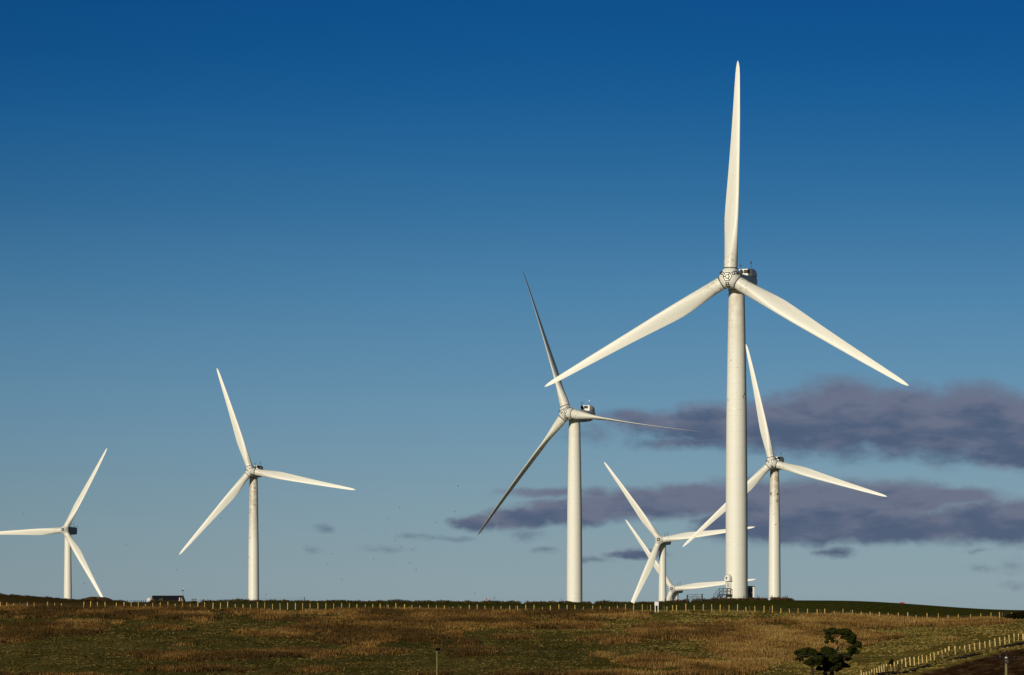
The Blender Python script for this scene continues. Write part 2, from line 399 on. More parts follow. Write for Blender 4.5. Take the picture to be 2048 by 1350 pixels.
FAR = [(2661, 1346, 400, -14), (2326, 1320, 250, -3), (2460, 129, 350, -1.0)]
def zfar(u, d):
    z = 15.5 + 0 * u
    for dd, uu, r, dz in FAR:
        z = z + dz * np.exp(-(((u - uu) * d / F) / r)**2 - ((d - dd) / r)**2)
    return z
ROWF = np.array([1450, 1500, 1550, 1600, 1700, 1800, 1900, 2000, 2100, 2200, 2300, 2400, 2500, 2600, 2700, 2800, 3000, 3400, 4000, 6000, 10000, 20000, 45000], float)
ROWN = np.array([-60, 0, 20, 60, 120, 200, 300, 380], float)
ZN = np.array([-1.7, -1.7, -2.2, -4.5, -7, -8.5, -9, -8.6])
OUT = np.array([90000, 40000, 20000, 10000, 6000, 3500, 2000, 1000], float)
UALL = np.concatenate([UF[0] - OUT, UF, UF[-1] + OUT[::-1]])
UC = np.clip(UALL, UF[0], UF[-1])
rows = []
for d, z in zip(ROWN, ZN): rows.append((pxx(UALL, 450), np.full_like(UALL, d), np.full_like(UALL, z), UALL))
for j, d in enumerate(DF): rows.append((pxx(UALL, d), np.full_like(UALL, d), np.concatenate([np.full(len(OUT), ZF[j, 0]), ZF[j], np.full(len(OUT), ZF[j, -1])]), UALL))
for d in ROWF: rows.append((pxx(UALL, d), np.full_like(UALL, d), zfar(UALL, d), UALL))
GV = np.array([np.stack(r[:3], 1) for r in rows]).reshape(-1, 3)
nr, nc = len(rows), len(UALL)
idx = np.arange(nr * nc).reshape(nr, nc)
GF = np.stack([idx[:-1, :-1], idx[:-1, 1:], idx[1:, 1:], idx[1:, :-1]], -1).reshape(-1, 4)

# zone masks, by bearing and height row on the slope ----------------------------
# brown moor grass patches: (u, row, half width, half height, strength)
PATCH = [(60, 1221, 110, 16, 1), (230, 1214, 120, 8, .9), (320, 1226, 170, 15, 1), (90, 1259, 130, 15, 1), (0, 1270, 90, 14, 1), (200, 1247, 60, 10, .8), (543, 1236, 48, 8, 1),
         (480, 1224, 90, 6, .6), (335, 1257, 75, 7, .7), (630, 1266, 80, 20, .8), (520, 1264, 60, 9, .6), (385, 1287, 65, 8, .6), (470, 1311, 240, 10, .95), (620, 1306, 120, 9, .8),
         (370, 1338, 130, 8, .8), (60, 1350, 90, 6, .9), (200, 1352, 90, 5, .7), (620, 1340, 80, 8, .5), (900, 1234, 250, 20, 1.2), (780, 1262, 150, 26, 1.1), (1000, 1224, 180, 10, 1.1), (1175, 1229, 125, 8, 1),
         (1100, 1252, 150, 6, .9), (900, 1285, 80, 10, .7), (1320, 1263, 75, 15, 1), (1030, 1273, 50, 6, .9), (1222, 1279, 62, 9, 1), (750, 1305, 90, 7, .9), (940, 1304, 65, 8, .8),
         (1205, 1312, 30, 5, .8), (1325, 1323, 85, 14, .85), (1130, 1349, 200, 7, .9), (1400, 1266, 90, 15, 1.1), (1485, 1246, 75, 8, .9), (1700, 1242, 230, 12, 1.1), (1910, 1243, 100, 9, 1),
         (1620, 1272, 150, 24, 1.15), (1530, 1300, 130, 34, 1.0), (1440, 1338, 120, 18, 1.0), (1400, 1320, 60, 12, .7), (1980, 1249, 70, 5, .9), (560, 1325, 70, 7, .5), (1080, 1300, 60, 5, .5)]
EDGE = np.array([(1440, 1364), (1500, 1352), (1560, 1334), (1640, 1312), (1700, 1299), (1760, 1289), (1830, 1276), (1900, 1262), (1960, 1254), (2048, 1250), (2300, 1240)], float)
def brown_mask(u, y):
    m = np.zeros_like(u)
    for cx, cy, rx, ry, st in PATCH:
        q = np.sqrt(((u - cx) / rx)**2 + ((y - cy) / ry)**2)
        m = np.maximum(m, st * np.clip(1.55 - q, 0, 1))
    e = np.interp(u, EDGE[:, 0], EDGE[:, 1], left=9999)
    return m * np.clip((e - y) / 3, 0, 1)
FENCE_LINE = np.array([(1700, 1357), (1740, 1349), (1780, 1339), (1806, 1336), (1830, 1330), (1860, 1320), (1900, 1312), (1930, 1304), (1960, 1297), (2000, 1287), (2048, 1279), (2300, 1235)], float)
def plough_mask(u, y):
    e = np.interp(u, FENCE_LINE[:, 0], FENCE_LINE[:, 1] + np.interp(FENCE_LINE[:, 0], [1700, 1850, 1960, 2048], [18, 22, 19, 17]), left=9999)
    return np.clip((y - e) / 2, 0, 1)

RU, RD = np.broadcast_to(UALL, (nr, nc)), GV[:, 1].reshape(nr, nc)
RX, RZ = GV[:, 0].reshape(nr, nc), GV[:, 2].reshape(nr, nc)
UEFF = RX * F / np.maximum(RD, 450) + CU
YEFF = HOR - F * RZ / np.maximum(RD, 1)
n1 = fbm(RX / 5.5, RD / 11, 21); n2 = fbm(RX / 1.6, RD / 3.2, 33, 3); n3 = fbm(RX / 22, RD / 34, 41)
bm_ = np.clip((brown_mask(UEFF, YEFF) + (n1 - 0.5) * 1.5 + (n2 - .5) * .7 - 0.47) * 2.4, 0, 1)
pm_ = plough_mask(UEFF, YEFF + (n2 - .5) * 3) * (RD < 860)
leftbrown = np.clip((500 - UEFF) / 160 + (n1 - .5) * 1.4, 0, 1)
field_m = np.clip((RD - 962) / 4, 0, 1)
GRASS = np.array([0.118, 0.096, 0.028]); GRASSD = np.array([0.064, 0.059, 0.016]); TAN = np.array([0.17, 0.125, 0.035]); STRAW = np.array([0.225, 0.170, 0.036])
BROWN = np.array([0.092, 0.050, 0.013]); FIELD = np.array([0.052, 0.052, 0.011]); PLOUGH = np.array([0.062, 0.031, 0.013]); MOOR = np.array([0.075, 0.050, 0.014])
def lerp(a, b, t): return a + (b - a) * t[..., None]
gc = lerp(GRASSD, GRASS, np.clip((n1 - 0.3) * 2.2 + (n3 - .5), 0, 1))
def straw_w(u, y): return np.clip((u - 1000) / 500 + np.clip((1268 - y) / 40, -.25, .5) + .12, 0.06, 1)
sw = straw_w(UEFF, YEFF)
gc = lerp(gc, STRAW * .8, sw * np.clip(.35 + n1 * .9, 0, 1))
gc = lerp(gc, TAN, np.clip((n2 - 0.60) * 3, 0, 1) * 0.7)
gc = lerp(gc, BROWN, bm_)
fc = lerp(FIELD, FIELD * 1.35, np.clip(n3 * 1.6 - .3, 0, 1)); fc = lerp(fc, MOOR, leftbrown)
gc = lerp(gc, fc, field_m)
fur = 0.5 + 0.5 * np.sin((RX * 0.35 + RD) * 2 * math.pi / 3.1)
pc = lerp(PLOUGH * 0.35, PLOUGH * 1.5, np.clip(n2 * 1.3 + fur * 0.3 - .4, 0, 1))
n4 = fbm(RX / .8, RD / 1.6, 87, 3)
pc = lerp(pc, np.array([0.150, 0.092, 0.048]), np.clip((n4 - .58) * 4, 0, .75))
gc = lerp(gc, pc, pm_)

def ground_mat():
    m = bpy.data.materials.new('ground_cover'); m.use_nodes = True
    t = NT(m.node_tree); b = t.n['Principled BSDF']
    b.inputs['Roughness'].default_value = 0.95; b.inputs['Specular IOR Level'].default_value = 0.0
    a = t.new('ShaderNodeVertexColor', layer_name='tone'); co = t.new('ShaderNodeTexCoord')
    n = t.noise(t.vec('MULTIPLY', co.outputs['Object'], (1, 0.45, 1)), 1.1, 6, 0.68)
    k = t.math('MULTIPLY_ADD', n.outputs[0], 2.1, 0.06); cc = t.new('ShaderNodeCombineXYZ')
    for i in range(3): t.put(cc.inputs[i], k)
    t.l.new(t.mix(1.0, a.outputs[0], cc.outputs[0], 'MULTIPLY'), b.inputs['Base Color'])
    bp = t.new('ShaderNodeBump'); bp.inputs['Strength'].default_value = 0.7; bp.inputs['Distance'].default_value = 0.35
    t.l.new(n.outputs[0], bp.inputs['Height']); t.l.new(bp.outputs[0], b.inputs['Normal'])
    return m
ground = mesh_np('ground', GV, GF, ground_mat(), gc.reshape(-1, 3), smooth=True)
tag(ground, kind='structure', label='moorland slope of olive grass and brown moor grass with a green field behind')

# narrow dark track along the right-hand fence
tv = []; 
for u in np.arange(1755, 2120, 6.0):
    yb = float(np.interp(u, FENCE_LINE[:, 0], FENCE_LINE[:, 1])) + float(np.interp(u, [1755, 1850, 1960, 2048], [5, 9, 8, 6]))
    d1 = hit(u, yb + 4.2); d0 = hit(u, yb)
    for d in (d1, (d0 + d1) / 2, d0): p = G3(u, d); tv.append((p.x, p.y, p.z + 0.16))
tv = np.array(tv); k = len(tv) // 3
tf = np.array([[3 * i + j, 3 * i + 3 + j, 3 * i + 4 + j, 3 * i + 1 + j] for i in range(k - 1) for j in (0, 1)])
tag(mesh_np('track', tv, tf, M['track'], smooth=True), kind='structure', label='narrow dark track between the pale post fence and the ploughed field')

# earth mound on the skyline at left
def earth_mound():
    c = G3(193, 1018); n, mrow = 56, 16; vs = []; fs = []
    for i in range(mrow + 1):
        r = i / mrow
        for j in range(n):
            a = 2 * math.pi * j / n
            x, y = math.cos(a) * r * 3.9, math.sin(a) * r * 3.0
            h = (1 - r**2.6) * 1.05 * (1 + 0.16 * math.sin(a * 2 + 1)) + 0.22 * (float(fbm(np.array([x * .9 + 5]), np.array([y * .9]), 5)[0]) - .5) * (1.2 - r)
            vs.append((c.x + x, c.y + y, c.z - 0.35 + h))
    for i in range(mrow):
        for j in range(n): fs.append((i * n + j, i * n + (j + 1) % n, (i + 1) * n + (j + 1) % n, (i + 1) * n + j))
    tag(MB().add(vs, fs).build('earth_mound', M['soil'], smooth=True), kind='structure', label='low brown earth mound on the skyline under the leftmost turbine')
earth_mound()

# ------------------------------------------------------------------ wind turbines
def blade_mesh():
    rs = [1.72, 2.6, 3.6, 4.8, 6.2, 7.8, 9.4, 11, 13, 15.5, 18, 21, 24, 27, 30, 33, 35.5, 37.5, 38.8, 39.5, 39.85, 40.0]
    le = np.interp(rs, [0, 5, 10, 15, 20, 25, 30, 35, 37.5, 38.8, 39.5, 39.85, 40], [1.22, 1.22, 1.2, 1.14, 1.0, .87, .74, .56, .46, .36, .22, .1, .02])
    te = np.interp(rs, [0, 4, 7, 10, 12, 16, 20, 25, 30, 35, 37.5, 38.8, 39.5, 39.85, 40], [1.22, 1.24, 1.5, 1.73, 1.70, 1.44, 1.18, .92, .70, .50, .39, .28, .16, .07, .02])
    th = np.interp(rs, [0, 3, 6, 9, 12, 18, 25, 32, 38, 40], [2.44, 2.44, 2.25, 1.85, 1.42, .90, .56, .33, .14, .02])
    tw = np.interp(rs, [0, 4, 9, 14, 20, 30, 40], [0, 6, 13, 9.5, 5.5, 1.5, 0])
    bl = np.interp(rs, [0, 3, 5, 8, 11, 40], [0, 0, .25, .7, 1, 1])     # circle -> airfoil
    n = 28; rings = []
    for r, L, T, H, w_, b in zip(rs, le, te, th, tw, bl):
        c = L + T; ring = []
        for i in range(n):
            a = 2 * math.pi * i / n; xc = 0.5 + 0.5 * math.cos(a)          # 1 = leading edge
            s = 1 - xc
            af = 2.6 * (0.2969 * math.sqrt(max(s, 0)) - 0.126 * s - 0.3516 * s * s + 0.2843 * s**3 - 0.1015 * s**4) * 2.0 * 0.74
            y_c = 0.5 * math.sin(a); y_a = math.copysign(af * 0.5, math.sin(a)) if abs(math.sin(a)) > 1e-6 else 0.0
            x = -T + c * xc; y = H * ((1 - b) * y_c + b * y_a)
            q = -R(w_); pre = -0.0011 * max(0, r - 6)**2 * 0.6
            ring.append((x * math.cos(q) - y * math.sin(q), x * math.sin(q) + y * math.cos(q) + pre, r))
        rings.append(ring)
    return MB().loft(rings)

def band(axis_z0, axis_z1, r, n=32):
    return MB().loft([[(r * math.cos(2 * math.pi * i / n), r * math.sin(2 * math.pi * i / n), z) for i in range(n)] for z in (axis_z0, axis_z1)])

def hull(name, pts, m, parent, bev=0.12):
    bm = bmesh.new()
    for p in pts: bm.verts.new(p)
    r = bmesh.ops.convex_hull(bm, input=bm.verts)
    bmesh.ops.delete(bm, geom=[g for g in r['geom_interior'] if isinstance(g, bmesh.types.BMVert)], context='VERTS')
    bmesh.ops.recalc_face_normals(bm, faces=bm.faces)
    me = bpy.data.meshes.new(name); bm.to_mesh(me); bm.free(); me.materials.append(m)
    me.polygons.foreach_set('use_smooth', [True] * len(me.polygons)); me.set_sharp_from_angle(angle=R(18))
    o = bpy.data.objects.new(name, me); COL.objects.link(o); o.parent = parent
    return o

def circ(center, normal, r, n=24):
    nrm = Vector(normal).normalized(); a = nrm.orthogonal().normalized(); b = nrm.cross(a)
    return [Vector(center) + (a * math.cos(t) + b * math.sin(t)) * r for t in (2 * math.pi * i / n for i in range(n))]

BLADE = None
OVER = 4.0
TILT = Quaternion((1, 0, 0), -R(5))      # the shaft points a little upward
def rrect(y, w_, zb, zt, rad, n=6):
    pts = []
    for (cx, cz, a0) in ((w_ - rad, zt - rad, 0), (-w_ + rad, zt - rad, 90), (-w_ + rad, zb + rad, 180), (w_ - rad, zb + rad, 270)):
        for i in range(n + 1):
            a = R(a0 + 90 * i / n); pts.append((cx + rad * math.cos(a), y, cz + rad * math.sin(a)))
    return pts

def turbine(label, u, yh, s, psi, theta, pitch, kind, tmat, rb=2.03, rt=1.45, nac='nacelle'):
    """u,yh: rotor centre; s: photo pixels per metre; the tower foot is set in the ground"""
    global BLADE
    d = F / s; X = (u - CU) / s; Z = (HOR - yh) / s
    al = -(R(psi) + math.atan2(X, d))
    fx, fy = math.sin(al), -math.cos(al)
    tx, ty = X - OVER * fx, d - OVER * fy
    tu = tx / ty * F + CU
    zb = (float(zg(tu, ty)) if ty < 1390 else float(zfar(np.array([tu]), ty)[0])) - 0.6
    H = Z - zb
    root = empty('wind_turbine', (tx, ty, zb), al, label, 'wind turbine', 'wind turbines on the ridge')
    def hubspace(o): o.location = Vector((0, -OVER, H)); return o
    # tower: three conical sections
    n = 64; ztop = H - 2.0
    prof_z = [0, 0.18, 0.36, 0.60, 0.80, 1.0]; prof_r = [rb, rb * .995, rb * .975, rb * .925, rb * .83, rt]
    zs = np.linspace(0, ztop, 33); rr = np.interp(zs / ztop, prof_z, prof_r)
    tw = MB().loft([[(r * math.cos(2 * math.pi * i / n), r * math.sin(2 * math.pi * i / n), z) for i in range(n)] for z, r in zip(zs, rr)]).build('tower', tmat, root, True, R(50))
    for fr in (0.19, 0.62):
        rz = float(np.interp(fr, prof_z, prof_r)); b_ = MB()
        b_.loft([[((rz + .022) * math.cos(2 * math.pi * i / n), (rz + .022) * math.sin(2 * math.pi * i / n), z) for i in range(n)] for z in (fr * ztop, fr * ztop + 0.32)])
        b_.build('flange', M['white'], tw, True, R(40))
    MB().loft([[(r * math.cos(2 * math.pi * i / 40), r * math.sin(2 * math.pi * i / 40), z) for i in range(40)] for z, r in ((ztop - .02, rt + .1), (ztop + .25, rt + .1), (ztop + .27, rt - .1), (H - 1.5, rt - .1))]).build('yaw_collar', M['white'], root, True, R(40))
    # nacelle
    nm = M[nac]
    if kind == 'A':
        sec = [(1.75, 1.15, -1.2, .75, .5), (2.6, 1.5, -1.75, .9, .5), (4, 1.6, -2.0, .95, .5), (8, 1.62, -2.05, .95, .55), (10.6, 1.6, -1.75, .95, .6), (11.8, 1.55, -1.2, .95, .6), (12.5, 1.4, -.5, .9, .5), (12.8, 1.0, -.1, .7, .3)]
        nc_ = MB().loft([rrect(*q) for q in sec]).build('nacelle', nm, root, True, R(35)); hubspace(nc_)
        hd = [(9.7, 1.28, .90, 2.36, .2), (10.6, 1.45, .90, 2.38, .3), (11.5, 1.52, .90, 2.2, .4), (12.2, 1.45, .80, 1.75, .4), (12.6, 1.2, .6, 1.25, .25)]
        h_ = MB().loft([rrect(*q) for q in hd]).build('cooler_hood', M['white'], nc_, True, R(30))
        MB().box((.22, 9.685, 1.86), (1.10, .04, .66)).build('grille', M['grille'], nc_)
        MB().box((-.86, 9.60, 1.80), (.84, .5, .86), bev=.2).build('shadow_block', M['black'], nc_)  # black block standing in for the shadowed opening beside the grille
        v = MB().tube([(-.85, 9.4, .9), (-.85, 9.4, 3.45)], .035, 6)
        v.tube([(-1.2, 9.4, 3.0), (-.5, 9.4, 3.0)], .03, 5); v.tube([(-.85, 9.05, 3.0), (-.85, 9.75, 3.0)], .03, 5)
        v.box((-.85, 9.4, 2.65), (.12, .12, .16)); v.box((-1.2, 9.4, 3.06), (.1, .1, .12)); v.box((-.5, 9.4, 3.06), (.1, .1, .12))
        v.build('wind_vane', M['darksteel'], nc_)
        MB().tube([(.75, 10.6, 2.4), (.75, 10.6, 3.4)], .03, 6).build('beacon_mast', M['steel'], nc_)
        MB().tube([(.75, 10.6, 3.3), (.75, 10.6, 3.36), (.75, 10.6, 3.75), (.75, 10.6, 3.8)], [.07, .14, .14, .06], 10).build('beacon', M['glass_white'], nc_)
    else:
        sec = [(1.5, 1.0, -1.3, 1.3, .6), (2.1, 1.45, -1.75, 1.35, .5), (4, 1.55, -1.95, 1.45, .4), (9.4, 1.55, -1.75, 1.45, .4), (11.2, 1.5, -1.55, 1.35, .35), (11.6, 1.42, -1.2, 1.25, .3)]
        nc_ = MB().loft([rrect(*q) for q in sec]).build('nacelle', nm, root, True, R(35)); hubspace(nc_)
        MB().tube([(-.4, 9.0, 1.3), (-.4, 9.0, 3.1)], .07, 6).build('lightning_rod', M['darksteel'], nc_)
        v = MB().tube([(.3, 10.5, 1.3), (.3, 10.5, 3.3)], .07, 6)
        v.tube([(.3, 10.5, 1.8), (1.3, 12.8, 1.8)], .06, 6); v.box((.3, 10.5, 3.3), (.24, .24, .3)); v.box((1.3, 12.8, 1.85), (.28, .28, .3))
        v.build('wind_vane', M['darksteel'], nc_)
        MB().box((.2, 4.5, 1.55), (.9, 1.1, .35), bev=.05).build('roof_hatch', nm, nc_)
    # hub
    th = [R(theta + 120 * k) for k in range(3)]
    ax = [Vector((math.sin(t), 0, math.cos(t))) for t in th]
    if kind == 'A':
        pts = []
        for a in ax: pts += circ(a * 1.70, a, 1.24, 28) + circ(a * 1.25, a, 1.27, 28)
        pts += circ((0, -1.78, 0), (0, -1, 0), .95, 18) + circ((0, -1.60, 0), (0, -1, 0), 1.32, 30) + circ((0, -1.36, 0), (0, -1, 0), 1.58, 30) + circ((0, 1.5, 0), (0, 1, 0), 1.35, 24)
        hb = hull('hub', pts, M['white'], root); hubspace(hb)
        m_ = MB()
        def hexp(r, k): a = R(60 * k + 30) + th[0]; return Vector((r * math.sin(a), -1.80, r * math.cos(a)))
        for k in range(6):
            m_.tube([hexp(.86, k), hexp(.86, k + 1)], .07, 6); m_.tube([hexp(.40, k), hexp(.40, k + 1)], .06, 6)
            if k % 2 == 0: m_.tube([hexp(.40, k), hexp(.86, k)], .08, 6)
        m_.build('hexagon_seal', M['black'], hb)
        MB().loft([circ((0, -1.79, 0), (0, -1, 0), .30, 18), circ((0, -1.88, 0), (0, -1, 0), .26, 18)]).build('centre_cap', M['white'], hb, True, R(40))
        for k in range(3):
            a = th[0] + R(60 + 120 * k); rad = Vector((math.sin(a), 0, math.cos(a))); tan = Vector((math.cos(a), 0, -math.sin(a)))
            br = MB(); path = [rad * q + Vector((0, yq, 0)) for q, yq in ((1.02, -1.76), (1.40, -1.62), (1.78, -1.02))]
            for sgn in (-1, 1): br.tube([p + tan * .26 * sgn for p in path], .07, 6)
            for p in path: br.tube([p - tan * .26, p + tan * .26], .075, 6)
            br.build('hatch_frame', M['black'], hb)
    else:
        pts = []
        for a in ax: pts += circ(a * 1.62, a, 1.20, 28) + circ(a * 1.2, a, 1.25, 28)
        pts += circ((0, -2.0, 0), (0, -1, 0), .80, 24) + circ((0, -1.78, 0), (0, -1, 0), 1.02, 24) + circ((0, -1.3, 0), (0, -1, 0), 1.25, 24) + circ((0, 1.3, 0), (0, 1, 0), 1.3, 24)
        hb = hull('hub', pts, M['white'], root); hubspace(hb)
        MB().loft([circ((0, -2.02, 0), (0, -1, 0), .74, 24), circ((0, -2.06, 0), (0, -1, 0), .72, 24)]).build('nose_opening', M['black'], hb)
        MB().loft([circ((0, -2.05, 0), (0, -1, 0), .2, 14), circ((0, -2.14, 0), (0, -1, 0), .14, 14)]).build('nose_bolt', M['glass_white'], hb)
    hb.rotation_mode = 'QUATERNION'; hb.rotation_quaternion = TILT
    # blades
    for k in range(3):
        if BLADE is None:
            b = blade_mesh().build('blade', M['blade'], root, True, R(60)); BLADE = b.data
        else:
            b = bpy.data.objects.new('blade', BLADE); COL.objects.link(b); b.parent = root
        b.rotation_mode = 'QUATERNION'
        b.rotation_quaternion = TILT @ Quaternion((0, 1, 0), th[k]) @ Quaternion((0, 0, 1), -R(pitch))
        hubspace(b)
        rg = band(1.66, 1.84, 1.285).build('root_ring', M['black'] if kind == 'A' else M['nacelle'], b, True, R(40))
    return root, H, zb, (tx, ty)

T_CLEAN = tower_mat('tower_paint_clean', 0.25, 0.62, 3.1)
T_MID = tower_mat('tower_paint', 0.55, 0.62, 9.7)
T_DIRTY = tower_mat('tower_paint_stained', 1.0, 0.42, 4.4)
T_SPECK = tower_mat('tower_paint_speckled', 0.95, 0.42, 15.2)
T_GLOSS = tower_mat('tower_paint_glossy', 0.0, 0.24, 1.0)
T1 = turbine('nearest and tallest white wind turbine, with a stair and domed door hood at its foot', 1460.5, 556, 10.97, 17, 0.9, 2, 'A', T_MID)
turbine('white wind turbine with thin edge-on blades, standing left of the tallest turbine', 1134, 825.5, 7.80, 29, -20.5, 83, 'A', T_CLEAN)
turbine('white wind turbine with brown-stained tower top just right of the tallest turbine', 1544, 925.5, 6.16, 12, -13.3, 2, 'A', T_DIRTY)
turbine('white wind turbine with dark specks on its tower, right of the dark roofed barn', 501.5, 942, 5.53, 15, -19.6, 2, 'A', T_SPECK)
turbine('leftmost white wind turbine with shade-dark nacelle and one blade behind the earth mound', 129, 1060, 4.63, 21, 27.9, 2, 'B', T_GLOSS, rb=1.9, rt=1.4, nac='nacelle_shaded')
turbine('small white wind turbine whose tower stands just behind the blank white sign', 1319.5, 1080, 4.97, 16, -37.0, 2, 'B', T_GLOSS, rb=1.75, rt=1.45)
turbine('farthest white wind turbine, only its rotor and tower top showing above the skyline', 1345.5, 1178, 4.35, 17, -36.0, 2, 'B', T_GLOSS, rb=1.8, rt=1.45)

# door, hood and stair at the foot of the nearest tower (parts of that turbine)
def foot_parts():
    root, H, zb, (tx, ty) = T1
    al = root.rotation_euler.z
    base = 1.1                                            # visible ground level above the buried foot
    a = R(-44) - al                                       # door bearing, left of the camera side
    out = Vector((math.sin(a), -math.cos(a), 0)); side = Vector((math.cos(a), math.sin(a), 0))
    rot = Matrix((side, -out, Vector((0, 0, 1)))).transposed()
    r = 2.02
    def L(s_, o_, z_): return side * s_ + out * (r + o_) + Vector((0, 0, base + z_))
    d_ = MB().box(L(0, .10, 2.05), (1.0, .34, 2.7), rot, .03).build('door_frame', M['white'], root)
    lv = MB()
    lv.box(L(0, .29, 2.0), (.66, .05, 2.3), rot)
    lv.build('door', M['nacelle'], d_)
    sl = MB()
    for q in range(9): sl.box(L(0, .33, 2.35 + q * .085), (.5, .03, .03), rot)
    sl.build('louvre', M['steel'], d_)
    # domed hood
    rings = []
    for q in range(9):
        t_ = q / 8; zz = 3.42 + 1.35 * t_; k_ = math.sqrt(max(0.02, 1 - t_**3.2))
        rings.append([L(.72 * k_ * math.copysign(abs(math.cos(b_))**.7, math.cos(b_)), .28 + .70 * k_ * math.copysign(abs(math.sin(b_))**.7, math.sin(b_)) - .1 * t_, zz - base + .0 + base) for b_ in (2 * math.pi * i / 24 for i in range(24))])
    hd = MB().loft(rings).build('door_hood', M['white'], root, True, R(45))
    MB().box(L(.16, .985, 4.06), (.30, .06, .22), rot).box(L(.28, .985, 3.80), (.18, .06, .16), rot).build('hood_mark', M['black'], hd)
    # platform and stair
    st = MB().box(L(-.1, .95, .98), (1.9, 1.35, .14), rot)
    st.box(L(.7, 1.5, .45), (.14, .14, .98), rot); st.box(L(-.9, 1.5, .45), (.14, .14, .98), rot); st.box(L(.7, .4, .45), (.14, .14, .98), rot)
    s0 = L(-1.05, 1.0, .66); s1 = L(-2.2, 1.0, -.25)
    for o_ in (.5, 1.5): st.tube([L(-1.0, o_, .96), L(-2.5, o_, -.3)], .09, 6)
    for q in range(4): st.box(L(-1.2 - .3 * q, 1.0, .76 - .25 * q), (.28, 1.0, .06), rot)
    sc = st.build('staircase', M['darksteel'], root)
    hr = MB()
    for o_ in (.5, 1.55):
        hr.tube([L(.8, o_, 2.1), L(-1.0, o_, 2.1), L(-2.45, o_, .9), L(-2.5, o_, -.3)], .055, 6)
        hr.tube([L(.8, o_, 1.55), L(-1.0, o_, 1.55), L(-2.45, o_, .4)], .04, 6)
        for x_ in (.8, -.1, -1.0): hr.tube([L(x_, o_, 1.0), L(x_, o_, 2.1)], .05, 6)
    hr.tube([L(.8, .5, 2.1), L(.8, 1.55, 2.1)], .055, 6)
    hr.build('handrail', M['steel'], sc)
foot_parts()

# transformer kiosk beside the nearest tower
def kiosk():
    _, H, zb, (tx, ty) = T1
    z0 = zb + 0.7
    k = empty('transformer_kiosk', (tx + 2.72, ty + 1.9, z0), 0, 'small kiosk with shadow-dark front and pale corner beside the foot of the tallest turbine', 'kiosk')
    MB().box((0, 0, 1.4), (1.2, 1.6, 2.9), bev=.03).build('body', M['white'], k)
    MB().box((-.16, -.812, 1.4), (.84, .04, 2.7)).build('door', M['door_shade'], k)
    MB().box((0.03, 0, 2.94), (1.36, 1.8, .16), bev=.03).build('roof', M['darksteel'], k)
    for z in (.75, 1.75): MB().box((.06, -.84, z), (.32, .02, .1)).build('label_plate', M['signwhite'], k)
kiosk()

# ------------------------------------------------------------------ fences
def post_mesh(mb, p, h, w_, lean=0.0, lean2=0.0, rough=0.0):
    q = Matrix.Rotation(lean, 3, 'Y') @ Matrix.Rotation(lean2, 3, 'X') @ Matrix.Rotation(random.uniform(-.4, .4), 3, 'Z')
    n = 8; rings = []
    for z, k in ((-.25, 1), (h * .5, 1.0 + random.uniform(-.05, .05)), (h - .03, .97), (h, .80)):
        rings.append([Vector(p) + q @ Vector((w_ * .5 * k * math.cos(2 * math.pi * i / n), w_ * .5 * k * math.sin(2 * math.pi * i / n), z)) for i in range(n)])
    return mb.loft(rings)

xs = [x / 2.926 for x in (3, 40, 80, 160, 200, 278, 320, 360, 490, 530, 572, 615, 680, 725, 768, 810, 852, 895, 937, 983, 1025, 1068, 1113, 1158, 1198, 1246, 1290, 1332, 1378, 1423, 1465, 1507, 1549, 1595, 1640, 1683, 1729, 1771, 1815, 1861, 1907, 1953)]
xs += [680 + x / 2.926 for x in (10, 55, 99, 148, 193, 236, 281, 328, 377, 421, 468, 518, 564, 611, 661, 707, 757, 803, 850, 895, 942, 993, 1040, 1088, 1136, 1185, 1232, 1281, 1329, 1375, 1426, 1480, 1524, 1577, 1624, 1670, 1718, 1769, 1818)]
xr = [1348 + x / 2.926 for x in (-40, -7, 15, 70, 119, 172, 222, 270, 322, 372, 422, 474, 527, 576, 626, 676, 726, 781, 838, 883, 937, 988, 1043, 1097, 1149, 1202, 1254, 1314, 1368, 1418, 1482, 1547, 1604, 1664, 1735, 1795, 1855, 1906, 1975, 2035)]
old = [x for x in (490 / 2.926, 680 + 270 / 2.926, 680 + 696 / 2.926, 680 + 895 / 2.926, 680 + 1490 / 2.926, 680 + 1800 / 2.926, 40, 352, 1031, 1210)]
oldr = [1316 + 10, 1330, 1352, 1356, 1377, 1405, 1448, 1499, 1540, 1640, 1701, 1818, 1963, 2004]
def field_fence(us, olds, label, dist=957.0):
    d0 = dist
    f = empty('post_fence', G3(us[0], d0), 0, label, 'fence', 'fences of new yellow posts along the field edge')
    o0 = f.location.copy(); tops = []
    for u in us:
        d = d0 + random.uniform(-.15, .15); p = G3(u, d); h = random.choice((.95, 1.05, 1.12, 1.2, .8)) + random.uniform(-.05, .05)
        wv_ = random.choice((.13, .15, .17, .11))
        post_mesh(MB(), p - o0, h, wv_, random.gauss(0, .025), random.gauss(0, .03)).build('post', random.choice((M['newwood'], M['newwood'], M['palewood'])), f, True, R(40))
        tops.append((p - o0, h))
    for u in olds:
        p = G3(u, d0 + .6)
        o = post_mesh(MB(), p - o0, random.uniform(.8, 1.15), .11, random.gauss(0, .08), 0).build('post', M['oldwood'], f, True, R(40)); o['label'] = 'thin grey weathered post'
    wr = MB()
    for hh in (.28, .55, .82):
        wr.tube([p + Vector((0, -.09, hh)) for p, h in tops], .012, 4)
    wr.build('wire', M['wire'], f)
field_fence([x for x in xs if x < 1312], old, 'long fence of yellow posts below the green field, left of the white sign')
field_fence(xr, oldr, 'long fence of yellow posts below the green field, right of the white sign')

